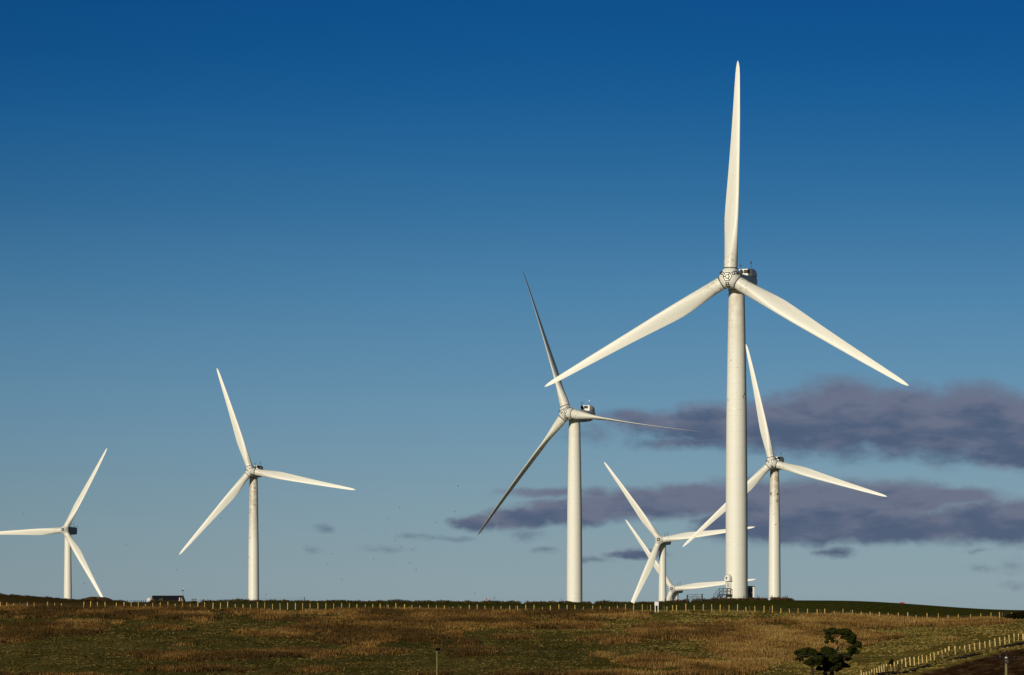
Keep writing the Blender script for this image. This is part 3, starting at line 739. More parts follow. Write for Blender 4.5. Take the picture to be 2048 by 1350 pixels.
# fence of pale posts climbing at lower right
DP = [(135, 838, 905), (165, 858, 898), (198, 848, 892), (230, 846, 888), (260, 824, 884), (290, 812, 880), (320, 800, 872), (350, 786, 866), (380, 774, 858), (405, 762, 850), (438, 750, 842), (483, 765, 846),
      (527, 728, 826), (570, 718, 818), (617, 708, 810), (660, 696, 800), (712, 684, 780), (762, 672, 770), (811, 660, 752), (855, 650, 747), (906, 642, 722), (952, 632, 714), (995, 618, 702), (1041, 608, 692), (1090, 593, 684),
      (1129, 583, 685), (1172, 560, 670), (1240, 558, 656), (1300, 548, 628), (1357, 535, 617), (1413, 525, 602), (1471, 512, 592), (1529, 500, 582), (1592, 482, 564), (1650, 468, 545), (1711, 456, 544), (1768, 443, 532),
      (1826, 435, 517), (1878, 423, 515), (1936, 412, 507), (1987, 403, 490), (2042, 390, 472), (2100, 378, 462), (2160, 368, 450)]
def diagonal_fence():
    us = [1700 + a / 5.885 for a, _, _ in DP]; ys = [1200 + c / 5.885 for _, _, c in DP]
    d_ = [hit(u, y) for u, y in zip(us, ys)]
    d_ = list(smooth1(np.array(d_), 2))
    f = empty('post_fence', G3(us[0], d_[0]), 0, 'fence of pale new posts climbing the slope beside the ploughed field at lower right', 'fence')
    o0 = f.location.copy(); base = []
    for (a, t_, c), u, d in zip(DP, us, d_):
        p = G3(u, d); h = (c - t_) / 5.885 * d / F + .06
        big = 1172 == a or a == 2042
        post_mesh(MB(), p - o0, h, (.24 if big else .18) + random.uniform(-.025, .02), R(-4) + random.gauss(0, .02), random.gauss(0, .02)).build('post', M['fencewood'], f, True, R(40))
        base.append(p - o0)
    wr = MB()
    for hh in (.3, .6, .9): wr.tube([p + Vector((0, -.1, hh)) for p in base], .010, 4)
    wr.build('wire', M['wire'], f)
diagonal_fence()

# old dark posts on the skyline
def skyline_fence(posts, label, d0, m='darkwood'):
    f = empty('old_fence', G3(posts[0][0], d0), 0, label, 'fence', 'old dark fences on the skyline')
    o0 = f.location.copy(); ps = []
    for u, yt in posts:
        p = G3(u, d0); h = max(.4, (HOR - yt) * d0 / F - p.z)
        post_mesh(MB(), p - o0, h, .13, random.gauss(0, .04), 0).build('post', M[m], f, True, R(40)); ps.append((p - o0, h))
    wr = MB(); wr.tube([p + Vector((0, 0, h * .85)) for p, h in ps], .010, 4); wr.tube([p + Vector((0, 0, h * .5)) for p, h in ps], .010, 4)
    wr.build('wire', M['wire'], f)
skyline_fence([(1426.5, 1193), (1488, 1191), (1516, 1190.5), (1544, 1190.5), (1553, 1195), (1564.5, 1193), (1568, 1193), (1571, 1192), (1574, 1190.5)], 'old dark post fence on the skyline in front of the two right-hand tower feet', 1014)
skyline_fence([(248, 1202), (255, 1202), (262, 1202), (268, 1202), (271.5, 1201), (275.5, 1201), (280, 1200.5), (283, 1202), (287, 1202), (291, 1201.5)], 'old dark post fence on the skyline left of the barn', 1022)
skyline_fence([(313, 1200.5), (315.5, 1200), (318.5, 1198.5), (321, 1197), (324.3, 1196)], 'row of pale posts standing in front of the barn roof', 1024, 'oldwood')
skyline_fence([(406.5, 1198.5), (427, 1200), (435.5, 1199), (464, 1197.5), (608.5, 1193.5)], 'widely spaced thin old posts on the skyline around the speckled turbine tower', 1016)
skyline_fence([(1330.5, 1197), (1351, 1196.5)], 'two thin dark posts on the skyline in front of the farthest turbine', 1014)

def field_gate():
    d0 = 1012; a, b = G3(1374.5, d0), G3(1404.5, d0)
    g = empty('field_gate', a, 0, 'metal field gate between two dark posts on the skyline', 'gate'); o0 = a
    for p in (a, b): post_mesh(MB(), p - o0, 1.32, .22).build('gate_post', M['darkwood'], g, True, R(40))
    zb = max(a.z, b.z) - o0.z; x1 = (b - a).x
    fr = MB(); y_ = -.02
    for z in (.15, .36, .58, .82, 1.2): fr.tube([(.14, y_, zb + z), (x1 - .14, y_, zb + z)], .035, 6)
    for x in (.14, x1 * .33, x1 * .5, x1 * .66, x1 - .14): fr.tube([(x, y_, zb + .15), (x, y_, zb + 1.2)], .03, 6)
    fr.tube([(.14, y_, zb + .15), (x1 * .5, y_, zb + 1.2), (x1 - .14, y_, zb + .15)], .025, 6)
    fr.build('gate_leaf', M['steel'], g)
field_gate()

def white_sign():
    d0 = 953; p = G3(1313.2, d0)
    s = empty('sign_board', p, 0, 'blank white sign board on two white legs in the yellow post fence', 'sign')
    zb = p.z; top = (HOR - 1203.3) * d0 / F - zb; bot = (HOR - 1211.2) * d0 / F - zb
    MB().box((0, -.06, (top + bot) / 2), (.70, .05, top - bot), bev=.012).build('panel', M['signwhite'], s)
    for x in (-.235, .25): MB().box((x, 0.01, (top - .05) / 2 - .15), (.13, .07, top + .2)).build('leg', M['signwhite'], s)
white_sign()

# ------------------------------------------------------------------ barn group
def barn():
    d0 = 1500.0; s = F / d0
    def P(u, y, dd=0): return W3(u, y, d0 + dd)
    z0 = 15.4
    root = empty('barn', Vector((P(335, 1200).x, d0, z0)), 0, 'low barn with a dark roof and brown gables on the skyline', 'barn'); o0 = root.location.copy()
    ztop = (HOR - 1192.3) / s; zev = (HOR - 1209) / s
    xl, xr_ = (302.5 - CU) / s, (365.5 - CU) / s
    ex = (310.5 - 302.5) / s
    # walls: prism under the roof, left gable turned a little towards the camera
    rl = Vector((xl, d0 + 4, ztop)); rr_ = Vector((xr_, d0 + 4, ztop))
    el = Vector(((311.5 - CU) / s, d0, zev)); er = Vector(((373 - CU) / s, d0, zev))
    bl_ = Vector(((297.5 - CU) / s, d0 + 8, zev)); br_ = Vector(((360 - CU) / s, d0 + 8, zev))
    def dn(p): return Vector((p.x, p.y, z0 - .4))
    inset = Vector((.12, 0, -.15))
    V_ = [p - o0 for p in (rl + inset, el + inset, bl_ + inset, rr_ - Vector((.12, 0, .15)), er - Vector((.12, 0, .15)), br_ - Vector((.12, 0, .15)), dn(el + inset), dn(bl_ + inset), dn(er), dn(br_))]
    MB().add(V_, [(0, 1, 6, 7, 2), (3, 5, 9, 8, 4), (1, 4, 8, 6), (2, 7, 9, 5), (6, 8, 9, 7)]).build('wall', M['stone'], root)
    th = Vector((0, 0, .14))
    def slab(a, b, c, d):
        q = [a - o0, b - o0, c - o0, d - o0]; q2 = [p + th for p in q]
        return q + q2
    F8 = [(0, 1, 2, 3), (4, 7, 6, 5), (0, 4, 5, 1), (1, 5, 6, 2), (2, 6, 7, 3), (3, 7, 4, 0)]
    rf = MB().add(slab(rl, rr_, er, el), F8).add(slab(rl, bl_, br_, rr_), F8).build('roof', M['slate'], root)
    MB().tube([rl + th - o0 + Vector((0, 0, .02)), rr_ + th - o0 + Vector((0, 0, .02))], .08, 6).build('ridge_cap', M['slate'], rf)
    # lean gabled wing at the right end, facing the camera
    gx0, gx1 = (357.5 - CU) / s, (373.5 - CU) / s; gm = (363.5 - CU) / s; yg = d0 - 1.4
    zt = (HOR - 1193.6) / s
    V2 = [Vector(p) - o0 for p in ((gx0, yg, z0 - .4), (gx1 - .25, yg, z0 - .4), (gx1 - .25, yg, zev), (gm, yg, zt - .12), (gx0, yg, (zt + zev) / 2 + .2), (gx0, yg + 4, z0 - .4), (gx1 - .25, yg + 4, z0 - .4), (gx1 - .25, yg + 4, zev), (gm, yg + 4, zt - .12), (gx0, yg + 4, (zt + zev) / 2 + .2))]
    MB().add(V2, [(0, 1, 2, 3, 4), (9, 8, 7, 6, 5), (0, 5, 6, 1), (1, 6, 7, 2), (0, 4, 9, 5)]).build('wing_wall', M['stone'], root)
    a, b = Vector((gm, yg - .15, zt)), Vector((gx1, yg - .15, zev + .02)); c_, d_ = Vector((gx1, yg + 4.3, zev + .02)), Vector((gm, yg + 4.3, zt))
    e_ = Vector((gx0 - .1, yg - .15, (zt + zev) / 2 + .35)); f_ = Vector((gx0 - .1, yg + 4.3, (zt + zev) / 2 + .35))
    MB().add(slab(a, b, c_, d_), F8).add(slab(a, d_, f_, e_), F8).build('wing_roof', M['slate'], root)
    MB().tube([Vector(((359.3 - CU) / s, yg - .2, z0)) - o0, Vector(((359.8 - CU) / s, yg - .2, (HOR - 1195) / s)) - o0], .10, 8).build('downpipe', M['signwhite'], root)
    # pale round bale at left gable
    bc = P(298.2, 1199.8, -3); t = []
    b_ = MB().loft([circ(bc + Vector((0, y, 0)), (0, -1, 0), r, 28) for y, r in ((-.45, .46), (-.42, .55), (.42, .55), (.45, .46))]).build('round_bale', M['bale'], None, True, R(40))
    tag(b_, 'pale round wrapped bale at the left gable of the barn', 'bale')
    # mast
    mx = empty('weather_mast', P(366, 1205, -2.5), 0, 'thin mast with a dark head and small white tip beside the barn roof', 'mast'); m0 = mx.location.copy()
    MB().tube([P(366, 1208, -2.5) - m0, P(365.8, 1178, -2.5) - m0], .055, 6).build('pole', M['steel'], mx)
    MB().tube([P(363.6, 1180.8, -2.5) - m0, P(368.2, 1180.8, -2.5) - m0], [.13, .13], 8).box(P(366, 1180.8, -2.5) - m0, (.42, .3, .2)).build('head', M['darksteel'], mx)
    MB().tube([P(366.6, 1179.5, -2.5) - m0, P(367.2, 1178.6, -2.5) - m0, P(367.2, 1176.6, -2.5) - m0, P(367.2, 1176.2, -2.5) - m0], [.03, .13, .13, .05], 8).build('tip', M['signwhite'], mx)
    # little rail pen
    d1 = 1024; pp = G3(384, d1)
    h = empty('rail_hurdle', pp, 0, 'short dark wooden rail hurdle on the skyline right of the barn', 'hurdle')
    x1 = (392 - 384) * d1 / F; zt = (HOR - 1197.3) * d1 / F - pp.z
    for x in (0, x1): MB().box((x, 0, zt / 2 - .1), (.10, .10, zt + .3)).build('post', M['darkwood'], h)
    for z in (zt - .12, zt * .5): MB().box((x1 / 2, -.07, z), (x1 + .1, .05, .12)).build('rail', M['darkwood'], h)
barn()

# small things on the ridge
def ridge_bits():
    p = G3(973, 1012); s = F / 1012; zt = (HOR - 1196) / s - p.z
    m = empty('marker_post', p, 0, 'short red and white marker post on the skyline beside the bare sapling', 'marker')
    MB().tube([(0, 0, -.2), (0, 0, zt * .55)], .085, 10).build('white_band', M['signwhite'], m)
    MB().tube([(0, 0, zt * .55), (0, 0, zt - .04), (0, 0, zt)], [.085, .085, .05], 10).build('red_band', M['red'], m)
    # red trough on the right-hand hill
    d = 1009; p = G3(1804.3, d)
    t = empty('feed_trough', p + Vector((0, 0, -.02)), R(8), 'small red trough on the crest of the green hill', 'trough')
    MB().loft([rrect(y, .22, .06, .25, .04) for y in (-.4, .4)]).build('tub', M['red'], t).rotation_euler = (0, 0, R(90))
    for x in (-.28, .28): MB().box((x, 0, .03), (.06, .3, .16)).build('foot', M['signwhite'], t)
ridge_bits()

# ------------------------------------------------------------------ overhead line poles
def pole(u, ytop, d, label, arm_w, near):
    zb = float(zg(np.clip(u, UF[0], UF[-1]), d)); top = (HOR - ytop) * d / F
    p = Vector(((u - CU) * d / F, d, zb)); h = top - zb
    kr = 1.0 if near else .62
    o = empty('power_pole', p, R(4) if near else R(55), label, 'power pole', 'poles of the overhead line')
    MB().tube([(0, 0, -.5), (0, 0, h * .5), (0, 0, h)], [.16 * kr, .145 * kr, .125 * kr], 14).build('shaft', M['polewood'], o, True, R(50))
    arm = MB().box((0, -.14, h - .02), (arm_w, .11, .13)).build('crossarm', M['porcelain'], o)
    for x in (-.5 * arm_w + .08, -.18 * arm_w, .22 * arm_w, .5 * arm_w - .08):
        MB().tube([(x, -.14, h - .12), (x, -.14, h + .06), (x, -.14, h + .10), (x, -.14, h + .22), (x, -.14, h + .30)], [.04, .05, .12, .13, .04], 10).build('insulator', M['porcelain'], arm)
    MB().tube([(0, -.02, h), (0, -.02, h + .03), (0, -.02, h + .16)], [.14 * kr, .17 * kr + .02, .07], 10).build('cap', M['signwhite'], o)
    MB().box((.02, -.2, h - .32), (.34, .22, .30), bev=.03).build('bracket', M['darksteel'], o)
    top_ins = [Vector((x, 0, h + .78)) for x in (-.62, 0, .45)]
    if near:
        for q in top_ins: MB().tube([(q.x, -.14, h), (q.x, -.14, h + .60)], .012, 5).build('pin', M['steel'], o)
        for q in top_ins: MB().tube([(q.x, -.14, h + .55), (q.x, -.14, h + .60), (q.x, -.14, h + .74), (q.x, -.14, h + .80)], [.03, .11, .10, .03], 10).build('insulator', M['porcelain'], o)
    return Vector((p.x, p.y, top))
pa = pole(874, 1300, 762, 'slim wooden power pole topped by dark fittings in the middle of the moor', 1.0, False)
pb = pole(2012.5, 1317, 545, 'mossy wooden power pole with a wide crossarm in front of the ploughed field', 2.0, True)
def cable(a, b, sag, dx, label):
    pts = []
    for i in range(41):
        t = i / 40; p = a.lerp(b, t); p.z -= 4 * sag * t * (1 - t); p.y += dx; pts.append(p)
    o = MB().tube(pts, .006, 5).build('power_cable', M['wire'], None, True); tag(o, label, 'cable', 'cables of the overhead line')
a0 = pa + Vector((0, 0, .2)); b0 = pb + Vector((0, 0, .2))
cable(a0, b0, .25, -.5, 'nearer thin cable strung between the two power poles')
cable(a0, b0, .30, .5, 'farther thin cable strung between the two power poles')
cable(a0 + Vector((-58, -14, .1)), a0, .2, 0, 'thin cable running from the middle power pole out of the left edge')
cable(b0, b0 + Vector((50, -8, .8)), .2, 0, 'thin cable running from the mossy power pole out of the right edge')

# ------------------------------------------------------------------ foliage
def leaves(centers, radii, count, size, cols, flat=0.75, up=0.0):
    """needle clumps scattered through ellipsoid volumes; returns verts, faces, colours"""
    V_, C_ = [], []
    vol = np.array([r[0] * r[2] for r in radii]); vol = vol / vol.sum()
    for c, r, f_ in zip(centers, radii, vol):
        n = max(20, int(count * f_))
        p = rng.normal(size=(n, 3)); p /= np.linalg.norm(p, axis=1)[:, None]
        rad = rng.random(n)**0.5 * 1.12
        lump = 0.55 + 0.85 * fbm(p[:, 0] * 2.1 + c[0], p[:, 2] * 2.1 + p[:, 1] * 1.7 + c[2], 77, 3)
        p = p * (rad * lump)[:, None] * np.array(r) + np.array(c)
        a = rng.normal(size=(n, 3)); a[:, 2] = a[:, 2] * flat + up; a /= np.linalg.norm(a, axis=1)[:, None]
        b = np.cross(a, rng.normal(size=(n, 3))); b /= np.linalg.norm(b, axis=1)[:, None]
        s = size * (0.6 + 0.8 * rng.random(n))[:, None]
        tri = np.stack([p - a * s * .5 + b * s * .22, p - a * s * .5 - b * s * .22, p + a * s * .6], 1)
        V_.append(tri.reshape(-1, 3))
        k = rng.integers(0, len(cols), n); col = np.array(cols)[k] * (0.7 + 0.6 * rng.random(n))[:, None]
        C_.append(np.repeat(col, 3, axis=0))
    v = np.concatenate(V_); return v, np.arange(len(v)).reshape(-1, 3), np.concatenate(C_)

PINE = [(0.034, 0.042, 0.010), (0.022, 0.030, 0.008), (0.050, 0.056, 0.013), (0.036, 0.036, 0.010)]
def pine(u, d, label, trunk, limbs, clumps, count, size=.26):
    """trunk and limbs as photo-row paths at the tree's own distance; clumps (u, row, half width, half height in rows)"""
    s = F / d; zb = float(zg(u, d)); p0 = Vector(((u - CU) / s, d, zb))
    o = empty('pine_tree', p0, 0, label, 'tree', 'windblown pines at the field corner')
    def Q(uu, yy, dy=0): return Vector(((uu - CU) / s, d + dy, (HOR - yy) / s)) - p0
    pts = [Vector((0, 0, -.3))] + [Q(a, b) for a, b, _ in trunk]; rad = [trunk[0][2] * 1.25] + [r for _, _, r in trunk]
    tr = MB().tube(pts, rad, 12).build('trunk', M['bark'], o, True, R(60))
    for path, r0, mt in limbs:
        dy = random.uniform(-.6, .6)
        MB().tube([Q(a, b, dy * i) for i, (a, b) in enumerate(path)], list(np.linspace(r0, r0 * .35, len(path))), 8).build('limb', M[mt], tr, True, R(60))
    cs, rs_ = [], []
    for (a, b, ru, rv) in clumps:
        for _ in range(7):
            q, e = random.uniform(0, 6.283), random.uniform(.25, 1.0)**.6
            k_ = random.uniform(.36, .60)
            cs.append(tuple(Q(a + ru * .78 * e * math.cos(q), b + rv * .78 * e * math.sin(q), random.uniform(-.9, .9))))
            rs_.append((ru / s * k_ * 1.1, max(ru, rv) / s * k_, rv / s * k_ * 1.1))
    v, f, c = leaves(cs, rs_, count, size, PINE)
    mesh_np('crown', v, f, M['needles'], c, o)
pine(1664, 728, 'tallest windblown pine with an orange forked limb and a crown arching to the right',
     [(1663.5, 1352, .30), (1664, 1335, .26), (1668, 1312, .22), (1673, 1300, .18), (1677, 1293, .14)],
     [([(1673, 1301), (1673.5, 1290), (1676, 1279), (1674, 1271)], .15, 'orangebark'), ([(1676, 1280), (1681, 1272), (1688, 1266)], .11, 'orangebark'), ([(1674, 1288), (1671, 1279), (1667, 1272)], .06, 'orangebark'),
      ([(1676, 1295), (1682, 1288), (1692, 1284)], .08, 'bark'), ([(1682, 1289), (1690, 1290), (1700, 1291)], .06, 'bark'), ([(1665, 1330), (1680, 1318), (1700, 1308)], .09, 'bark'), ([(1671, 1305), (1688, 1304), (1704, 1302)], .05, 'bark')],
     [(1655, 1264, 9, 5.5), (1664, 1263, 11, 6), (1676, 1265, 11, 6), (1687, 1264, 10, 6.5), (1695, 1268, 9, 7), (1701, 1274, 9, 8), (1698, 1281, 9, 6), (1706, 1283, 8, 7), (1709, 1292, 10, 7), (1715, 1291, 7, 6),
      (1703, 1298, 9, 5), (1711, 1304, 7, 4), (1700, 1303, 6, 3), (1655, 1272, 6, 4), (1658, 1277, 6, 3), (1653, 1283, 4, 2.5), (1663, 1275, 5, 3), (1666, 1283, 4, 2.5), (1690, 1275, 8, 4),
      (1693, 1310, 9, 4.5), (1697, 1318, 7, 2.6), (1684, 1312, 7, 3.5), (1686, 1330, 8, 4), (1692, 1333, 7, 3), (1680, 1322, 7, 5), (1676, 1339, 6, 4), (1664, 1322, 9, 7)], 24000)
pine(1651, 724, 'middle dark pine with a broad low crown under the tallest pine',
     [(1651, 1352, .27), (1650.5, 1338, .23), (1652, 1322, .16), (1655, 1308, .10)], [([(1651, 1332), (1643, 1322), (1640, 1315)], .07, 'bark'), ([(1652, 1326), (1662, 1316), (1668, 1310)], .07, 'bark')],
     [(1655, 1303, 11, 6), (1645, 1306, 9, 5), (1665, 1306, 10, 6), (1650, 1314, 14, 6), (1664, 1316, 13, 7), (1655, 1324, 14, 7), (1645, 1322, 8, 6), (1668, 1328, 10, 6), (1656, 1333, 9, 5), (1638, 1338, 5, 4), (1654, 1297, 6, 3), (1660, 1337, 10, 4), (1673, 1332, 6, 5)], 112500)
pine(1625, 721, 'leftmost pine with a flat spreading crown on a thin trunk',
     [(1626, 1352, .15), (1624, 1338, .13), (1622, 1328, .10), (1621, 1316, .08)], [([(1622, 1328), (1628, 1322), (1632, 1318)], .05, 'bark'), ([(1621.5, 1320), (1610, 1312), (1602, 1309)], .05, 'bark')],
     [(1597, 1306, 10, 5), (1606, 1304, 12, 6.5), (1617, 1302, 11, 6), (1627, 1306, 9, 5.5), (1611, 1309, 14, 5), (1603, 1318, 4, 2.5), (1593, 1317, 4, 2.5), (1622, 1321, 9, 5), (1617, 1326, 7, 4), (1630, 1326, 9, 5), (1622, 1331, 4, 2.5), (1636, 1318, 8, 6)], 12500)

def shrub(name, label, clumps, d, cols, count, size, cat='bush', dy=.5, stem=True):
    s = F / d; u0, y0 = clumps[0][0], max(c[1] + c[3] for c in clumps)
    p0 = Vector(((u0 - CU) / s, d, (HOR - y0) / s))
    o = empty(name, p0, 0, label, cat)
    cs = [tuple(Vector(((a - CU) / s, d + random.uniform(-dy, dy), (HOR - b) / s)) - p0) for a, b, _, _ in clumps]
    rs_ = [(c[2] / s, max(c[2], c[3]) / s * .8, c[3] / s) for c in clumps]
    v, f, c = leaves(cs, rs_, count, size, cols)
    mesh_np('foliage', v, f, M['scrub'], c, o)
    if stem:
        st = MB()
        for q in cs: st.tube([(q[0] * .6, q[1] * .6, -.25), q], [.07, .025], 6)
        st.build('stem', M['bark'], o)
GORSE = [(0.016, 0.017, 0.007), (0.024, 0.022, 0.009), (0.012, 0.012, 0.006)]
shrub('gorse_bush', 'dark spreading bush at the right edge in front of the yellow post fence', [(2030, 1232, 14, 6), (2017, 1234, 8, 4), (2044, 1229, 12, 7), (2060, 1229, 14, 8)], 950, GORSE, 5000, .3)
shrub('small_bush', 'small dark upright bush standing in the pale post fence', [(1782, 1328, 4, 6), (1784, 1322, 3, 4), (1781, 1335, 4, 4)], 826, GORSE, 2200, .2)
shrub('low_bush', 'low black bush at the foot of the pale post fence, on the bottom edge', [(1765, 1349, 14, 4), (1752, 1352, 9, 4), (1778, 1350, 8, 3), (1740, 1354, 8, 5)], 806, [(.010, .010, .006), (.016, .014, .007)], 4000, .22)

# hedge of low dark bushes along the skyline
def hedge(name, label, u0, u1, d, hmin, hmax, cols, step, gaps, dens_):
    s = F / d; us = np.arange(u0, u1, step); o = empty(name, G3(u0, d), 0, label, 'hedge'); p0 = o.location
    cs, rs_ = [], []
    for u in us:
        u = u + random.uniform(-step, step) * .4
        if any(a < u < b for a, b in gaps): continue
        h = (hmin + (hmax - hmin) * float(fbm(np.array([u / 14.0]), np.array([3.0]), 91)[0])**1.2 * 1.3) * random.uniform(.7, 1.15)
        p = G3(u, d + random.uniform(-.6, .6)); cs.append(tuple(p - p0 + Vector((0, 0, h * .22)))); rs_.append((random.uniform(.25, .55), .45, h * .78))
    v, f, c = leaves(cs, rs_, int(len(cs) * dens_ * 3), .2, cols, up=.5)
    mesh_np('foliage', v, f, M['scrub'], c, o)
HEDGE = [(0.080, 0.068, 0.022), (0.056, 0.056, 0.018), (0.115, 0.070, 0.026)]
hedge('hedge', 'low dark hedge along the skyline between the speckled turbine and the edge-on turbine', 440, 1141, 1011, .26, .60, HEDGE, 1.7, [(1040, 1052)], 34)
hedge('hedge', 'low dark hedge along the skyline between the edge-on turbine and the white sign', 1141, 1342, 1011, .22, .54, HEDGE, 1.7, [(1180, 1192), (1262, 1272)], 34)
hedge('scrub_row', 'brown scrub along the skyline at the foot of the tallest turbine', 1343, 1586, 1013, .25, .70, [(0.085, 0.05, 0.026), (0.06, 0.036, 0.02), (0.13, 0.085, 0.035)], 1.9, [(1376, 1384), (1534, 1541)], 38)
hedge('scrub_row', 'low dark scrub along the skyline at the far left below the leftmost turbine', -20, 250, 1012, .12, .42, [(0.075, 0.05, 0.022), (0.05, 0.04, 0.018)], 2.2, [], 26)
hedge('scrub_row', 'low dark scrub along the skyline in front of the barn', 300, 440, 1013, .15, .55, [(0.085, 0.06, 0.022), (0.055, 0.045, 0.02)], 2.2, [(394, 404)], 28)

def sapling(u, d, rows, label, r0=.035):
    p = G3(u, d); s = F / d; o = empty('bare_sapling', p, 0, label, 'sapling')
    def Q(a, b): return Vector(((a - CU) / s, d, (HOR - b) / s)) - p
    for i, path in enumerate(rows):
        MB().tube([Q(a, b) + Vector((0, .05 * k * (1 if i % 2 else -1), 0)) for k, (a, b) in enumerate(path)], list(np.linspace(r0 if i == 0 else r0 * .7, r0 * .35, len(path))), 6).build('trunk' if i == 0 else 'branch', M['oldwood'], o, True)
sapling(986.5, 1011, [[(986.5, 1206), (987, 1200), (989, 1195), (990, 1191)], [(987, 1199.5), (990.5, 1197), (993.5, 1194)], [(988.5, 1196), (986.5, 1194), (984.5, 1195)], [(989, 1195), (991, 1192.5)]], 'bare twisted sapling on the skyline between the marker post and the edge-on turbine')
sapling(1122, 1011, [[(1121.8, 1207), (1122.3, 1201), (1122.4, 1195)], [(1122.2, 1201), (1121, 1197)], [(1122.3, 1199), (1124.2, 1196)]], 'faint bare sapling on the skyline just left of the edge-on turbine tower', .025)

# ------------------------------------------------------------------ moor grass
def blades(P_, h, w_, col, nb, lean=.35, cv=.7):
    n = len(P_); P_ = np.repeat(P_, nb, 0); h = np.repeat(h, nb); w_ = np.repeat(w_, nb); col = np.repeat(col, nb, 0); m = len(P_)
    ang = rng.random(m) * np.pi * 2; off = rng.normal(size=(m, 2)) * (w_ * .75)[:, None]
    t = np.stack([np.cos(ang), np.sin(ang), np.zeros(m)], 1)
    b = P_.copy(); b[:, :2] += off; b[:, 2] -= .06
    hw = (w_ * (.12 + .16 * rng.random(m)))[:, None]
    ap = b + np.stack([rng.normal(size=m) * lean * h, rng.normal(size=m) * lean * h, h * (.7 + .6 * rng.random(m))], 1)
    v = np.stack([b - t * hw, b + t * hw, ap], 1).reshape(-1, 3)
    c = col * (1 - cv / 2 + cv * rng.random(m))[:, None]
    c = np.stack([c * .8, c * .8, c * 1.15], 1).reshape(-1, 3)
    return v, np.arange(3 * m).reshape(-1, 3), c
def scatter(n, dlo, dhi):
    u = rng.random(n) * 2200 - 70; d = np.sqrt(rng.random(n) * (dhi**2 - dlo**2) + dlo**2)
    z = zg(u, d); x = pxx(u, d); y = HOR - F * z / d
    return u, d, x, z, y
u, d, x, z, y = scatter(520000, 786, 961)
pn1 = fbm(x / 5.5, d / 11, 21)
bmk = np.clip((brown_mask(u, y) + (pn1 - .5) * 1.5 + (fbm(x / 1.6, d / 3.2, 33, 3) - .5) * .7 - .47) * 2.4, 0, 1)
keep = (rng.random(len(u)) < bmk * .93 + .012 * (fbm(x / 4, d / 6, 13) > .5) * (u < 1450)) & (plough_mask(u, y) < .1) & (y < 1362)
xb, db, zb_, pn = x[keep], d[keep], z[keep], fbm(x[keep] / 7, d[keep] / 10, 55)
pal = np.array([(0.170, 0.092, 0.028), (0.225, 0.130, 0.039), (0.110, 0.061, 0.020), (0.280, 0.178, 0.060), (0.055, 0.034, 0.012)])  # darkest tone paints in the shadow between tufts
ki = np.clip((pn * 1.6 - .36 + np.clip((u[keep] - 1300) / 800, -.24, .26) + rng.normal(size=len(xb)) * .2) * 5, 0, 4.99).astype(int)
order = np.array([4, 2, 0, 1, 3]); colb = pal[order[ki]]
hb_ = (.30 + .45 * fbm(xb / 3, db / 5, 66)) * (.7 + .5 * rng.random(len(xb))) * (.45 + .55 * np.clip(bmk[keep] * 1.6, 0, 1))
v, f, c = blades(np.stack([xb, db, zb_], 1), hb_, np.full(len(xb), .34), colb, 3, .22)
tag(mesh_np('moor_grass', v, f, M['tuft'], c), 'russet brown moor grass growing in drifts over the slope', 'grass', kind='stuff')
u, d, x, z, y = scatter(230000, 786, 960)
pn = fbm(x / 3.2, d / 7, 71)
keep = (rng.random(len(u)) < np.clip((pn - .46) * 3.0 * (.5 + .6 * straw_w(u, y)), .03, 1)) & (plough_mask(u, y) < .1) & (y < 1362)
xg, dg, zg_ = x[keep], d[keep], z[keep]
palg = np.array([(0.205, 0.148, 0.046), (0.165, 0.128, 0.036), (0.25, 0.175, 0.062), (0.135, 0.112, 0.030)])
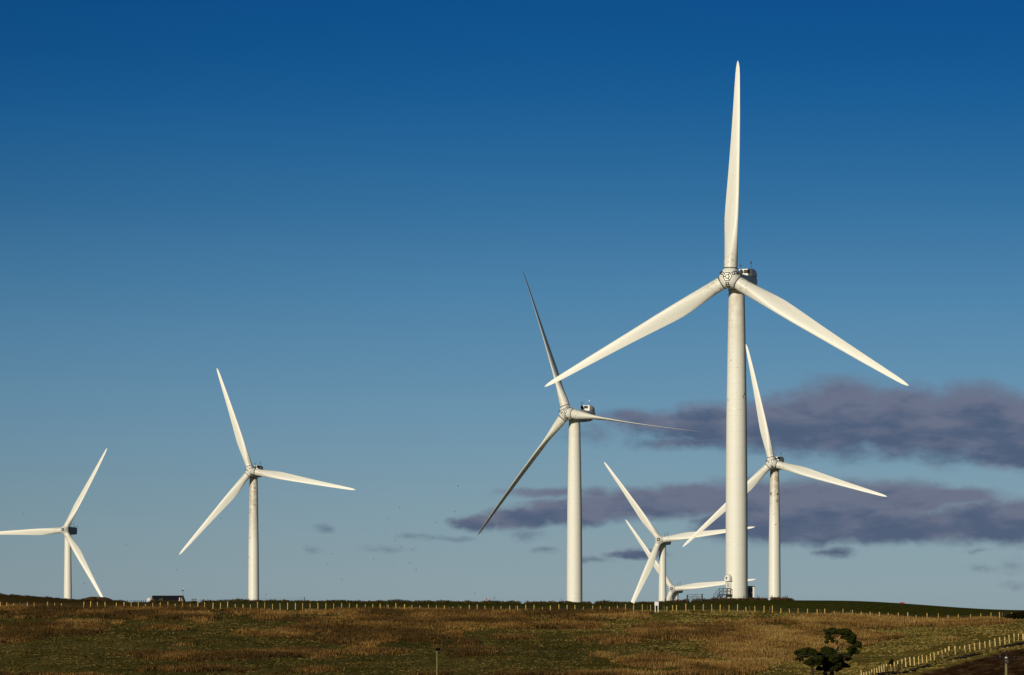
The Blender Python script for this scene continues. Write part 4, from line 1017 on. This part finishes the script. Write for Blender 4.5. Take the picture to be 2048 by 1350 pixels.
colg = palg[rng.choice(4, len(xg), p=[.3, .35, .1, .25])] * (.55 + .55 * straw_w(u[keep], y[keep]))[:, None]
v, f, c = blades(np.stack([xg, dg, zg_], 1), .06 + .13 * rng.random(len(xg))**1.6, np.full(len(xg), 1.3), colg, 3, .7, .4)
tag(mesh_np('pasture_grass', v, f, M['tuft'], c), 'short olive and straw coloured pasture grass between the brown drifts', 'grass', kind='stuff')

# ------------------------------------------------------------------ birds
def birds():
    spots = [(916.5, 972), (798.7, 1015), (909, 1023), (774.7, 1037), (871, 1045), (770, 1068), (777.7, 1081), (790, 1081.6), (865, 1075.7), (803.6, 1094), (825, 1099.7), (664.4, 1107.7), (747.8, 1118), (655.6, 1129.6), (680.8, 1130.6),
             (789.4, 1128), (819, 1126), (832, 1140), (683.5, 1159), (47, 1027.4), (252.3, 1088.6), (167.9, 1167), (441.9, 1037), (354, 1139.6), (949.8, 1187), (532, 1189)]
    base = MB()
    base.loft([[(r * math.cos(t), y, r * .8 * math.sin(t)) for t in (2 * math.pi * i / 8 for i in range(8))] for y, r in ((-.17, .012), (-.15, .04), (-.06, .062), (.06, .05), (.14, .022), (.24, .03))])
    for sg in (-1, 1):
        base.add([(sg * .03, -.08, .02), (sg * .22, -.10, .10), (sg * .40, .02, .05), (sg * .20, .03, .09), (sg * .03, .06, .02), (sg * .03, -.08, .035), (sg * .22, -.10, .112), (sg * .40, .02, .055), (sg * .20, .03, .102), (sg * .03, .06, .035)],
                 [(0, 1, 3, 4), (1, 2, 3), (9, 8, 6, 5), (8, 7, 6), (0, 5, 6, 1), (1, 6, 7, 2), (2, 7, 8, 3), (3, 8, 9, 4)])
    b0 = base.build('bird', M['bird'], None, True, R(50))
    for i, (u, y) in enumerate(spots):
        o = b0 if i == 0 else b0.copy()
        if i: COL.objects.link(o)
        o.scale = (.82, .82, .82); o.location = W3(u, y, 1150 + 40 * (i % 7)); o.rotation_euler = (random.uniform(-.2, .2), random.uniform(-.5, .5), random.uniform(0, 6.28))
        tag(o, 'tiny dark bird flying in the pale sky above the ridge', 'bird', 'distant birds in flight')
birds()
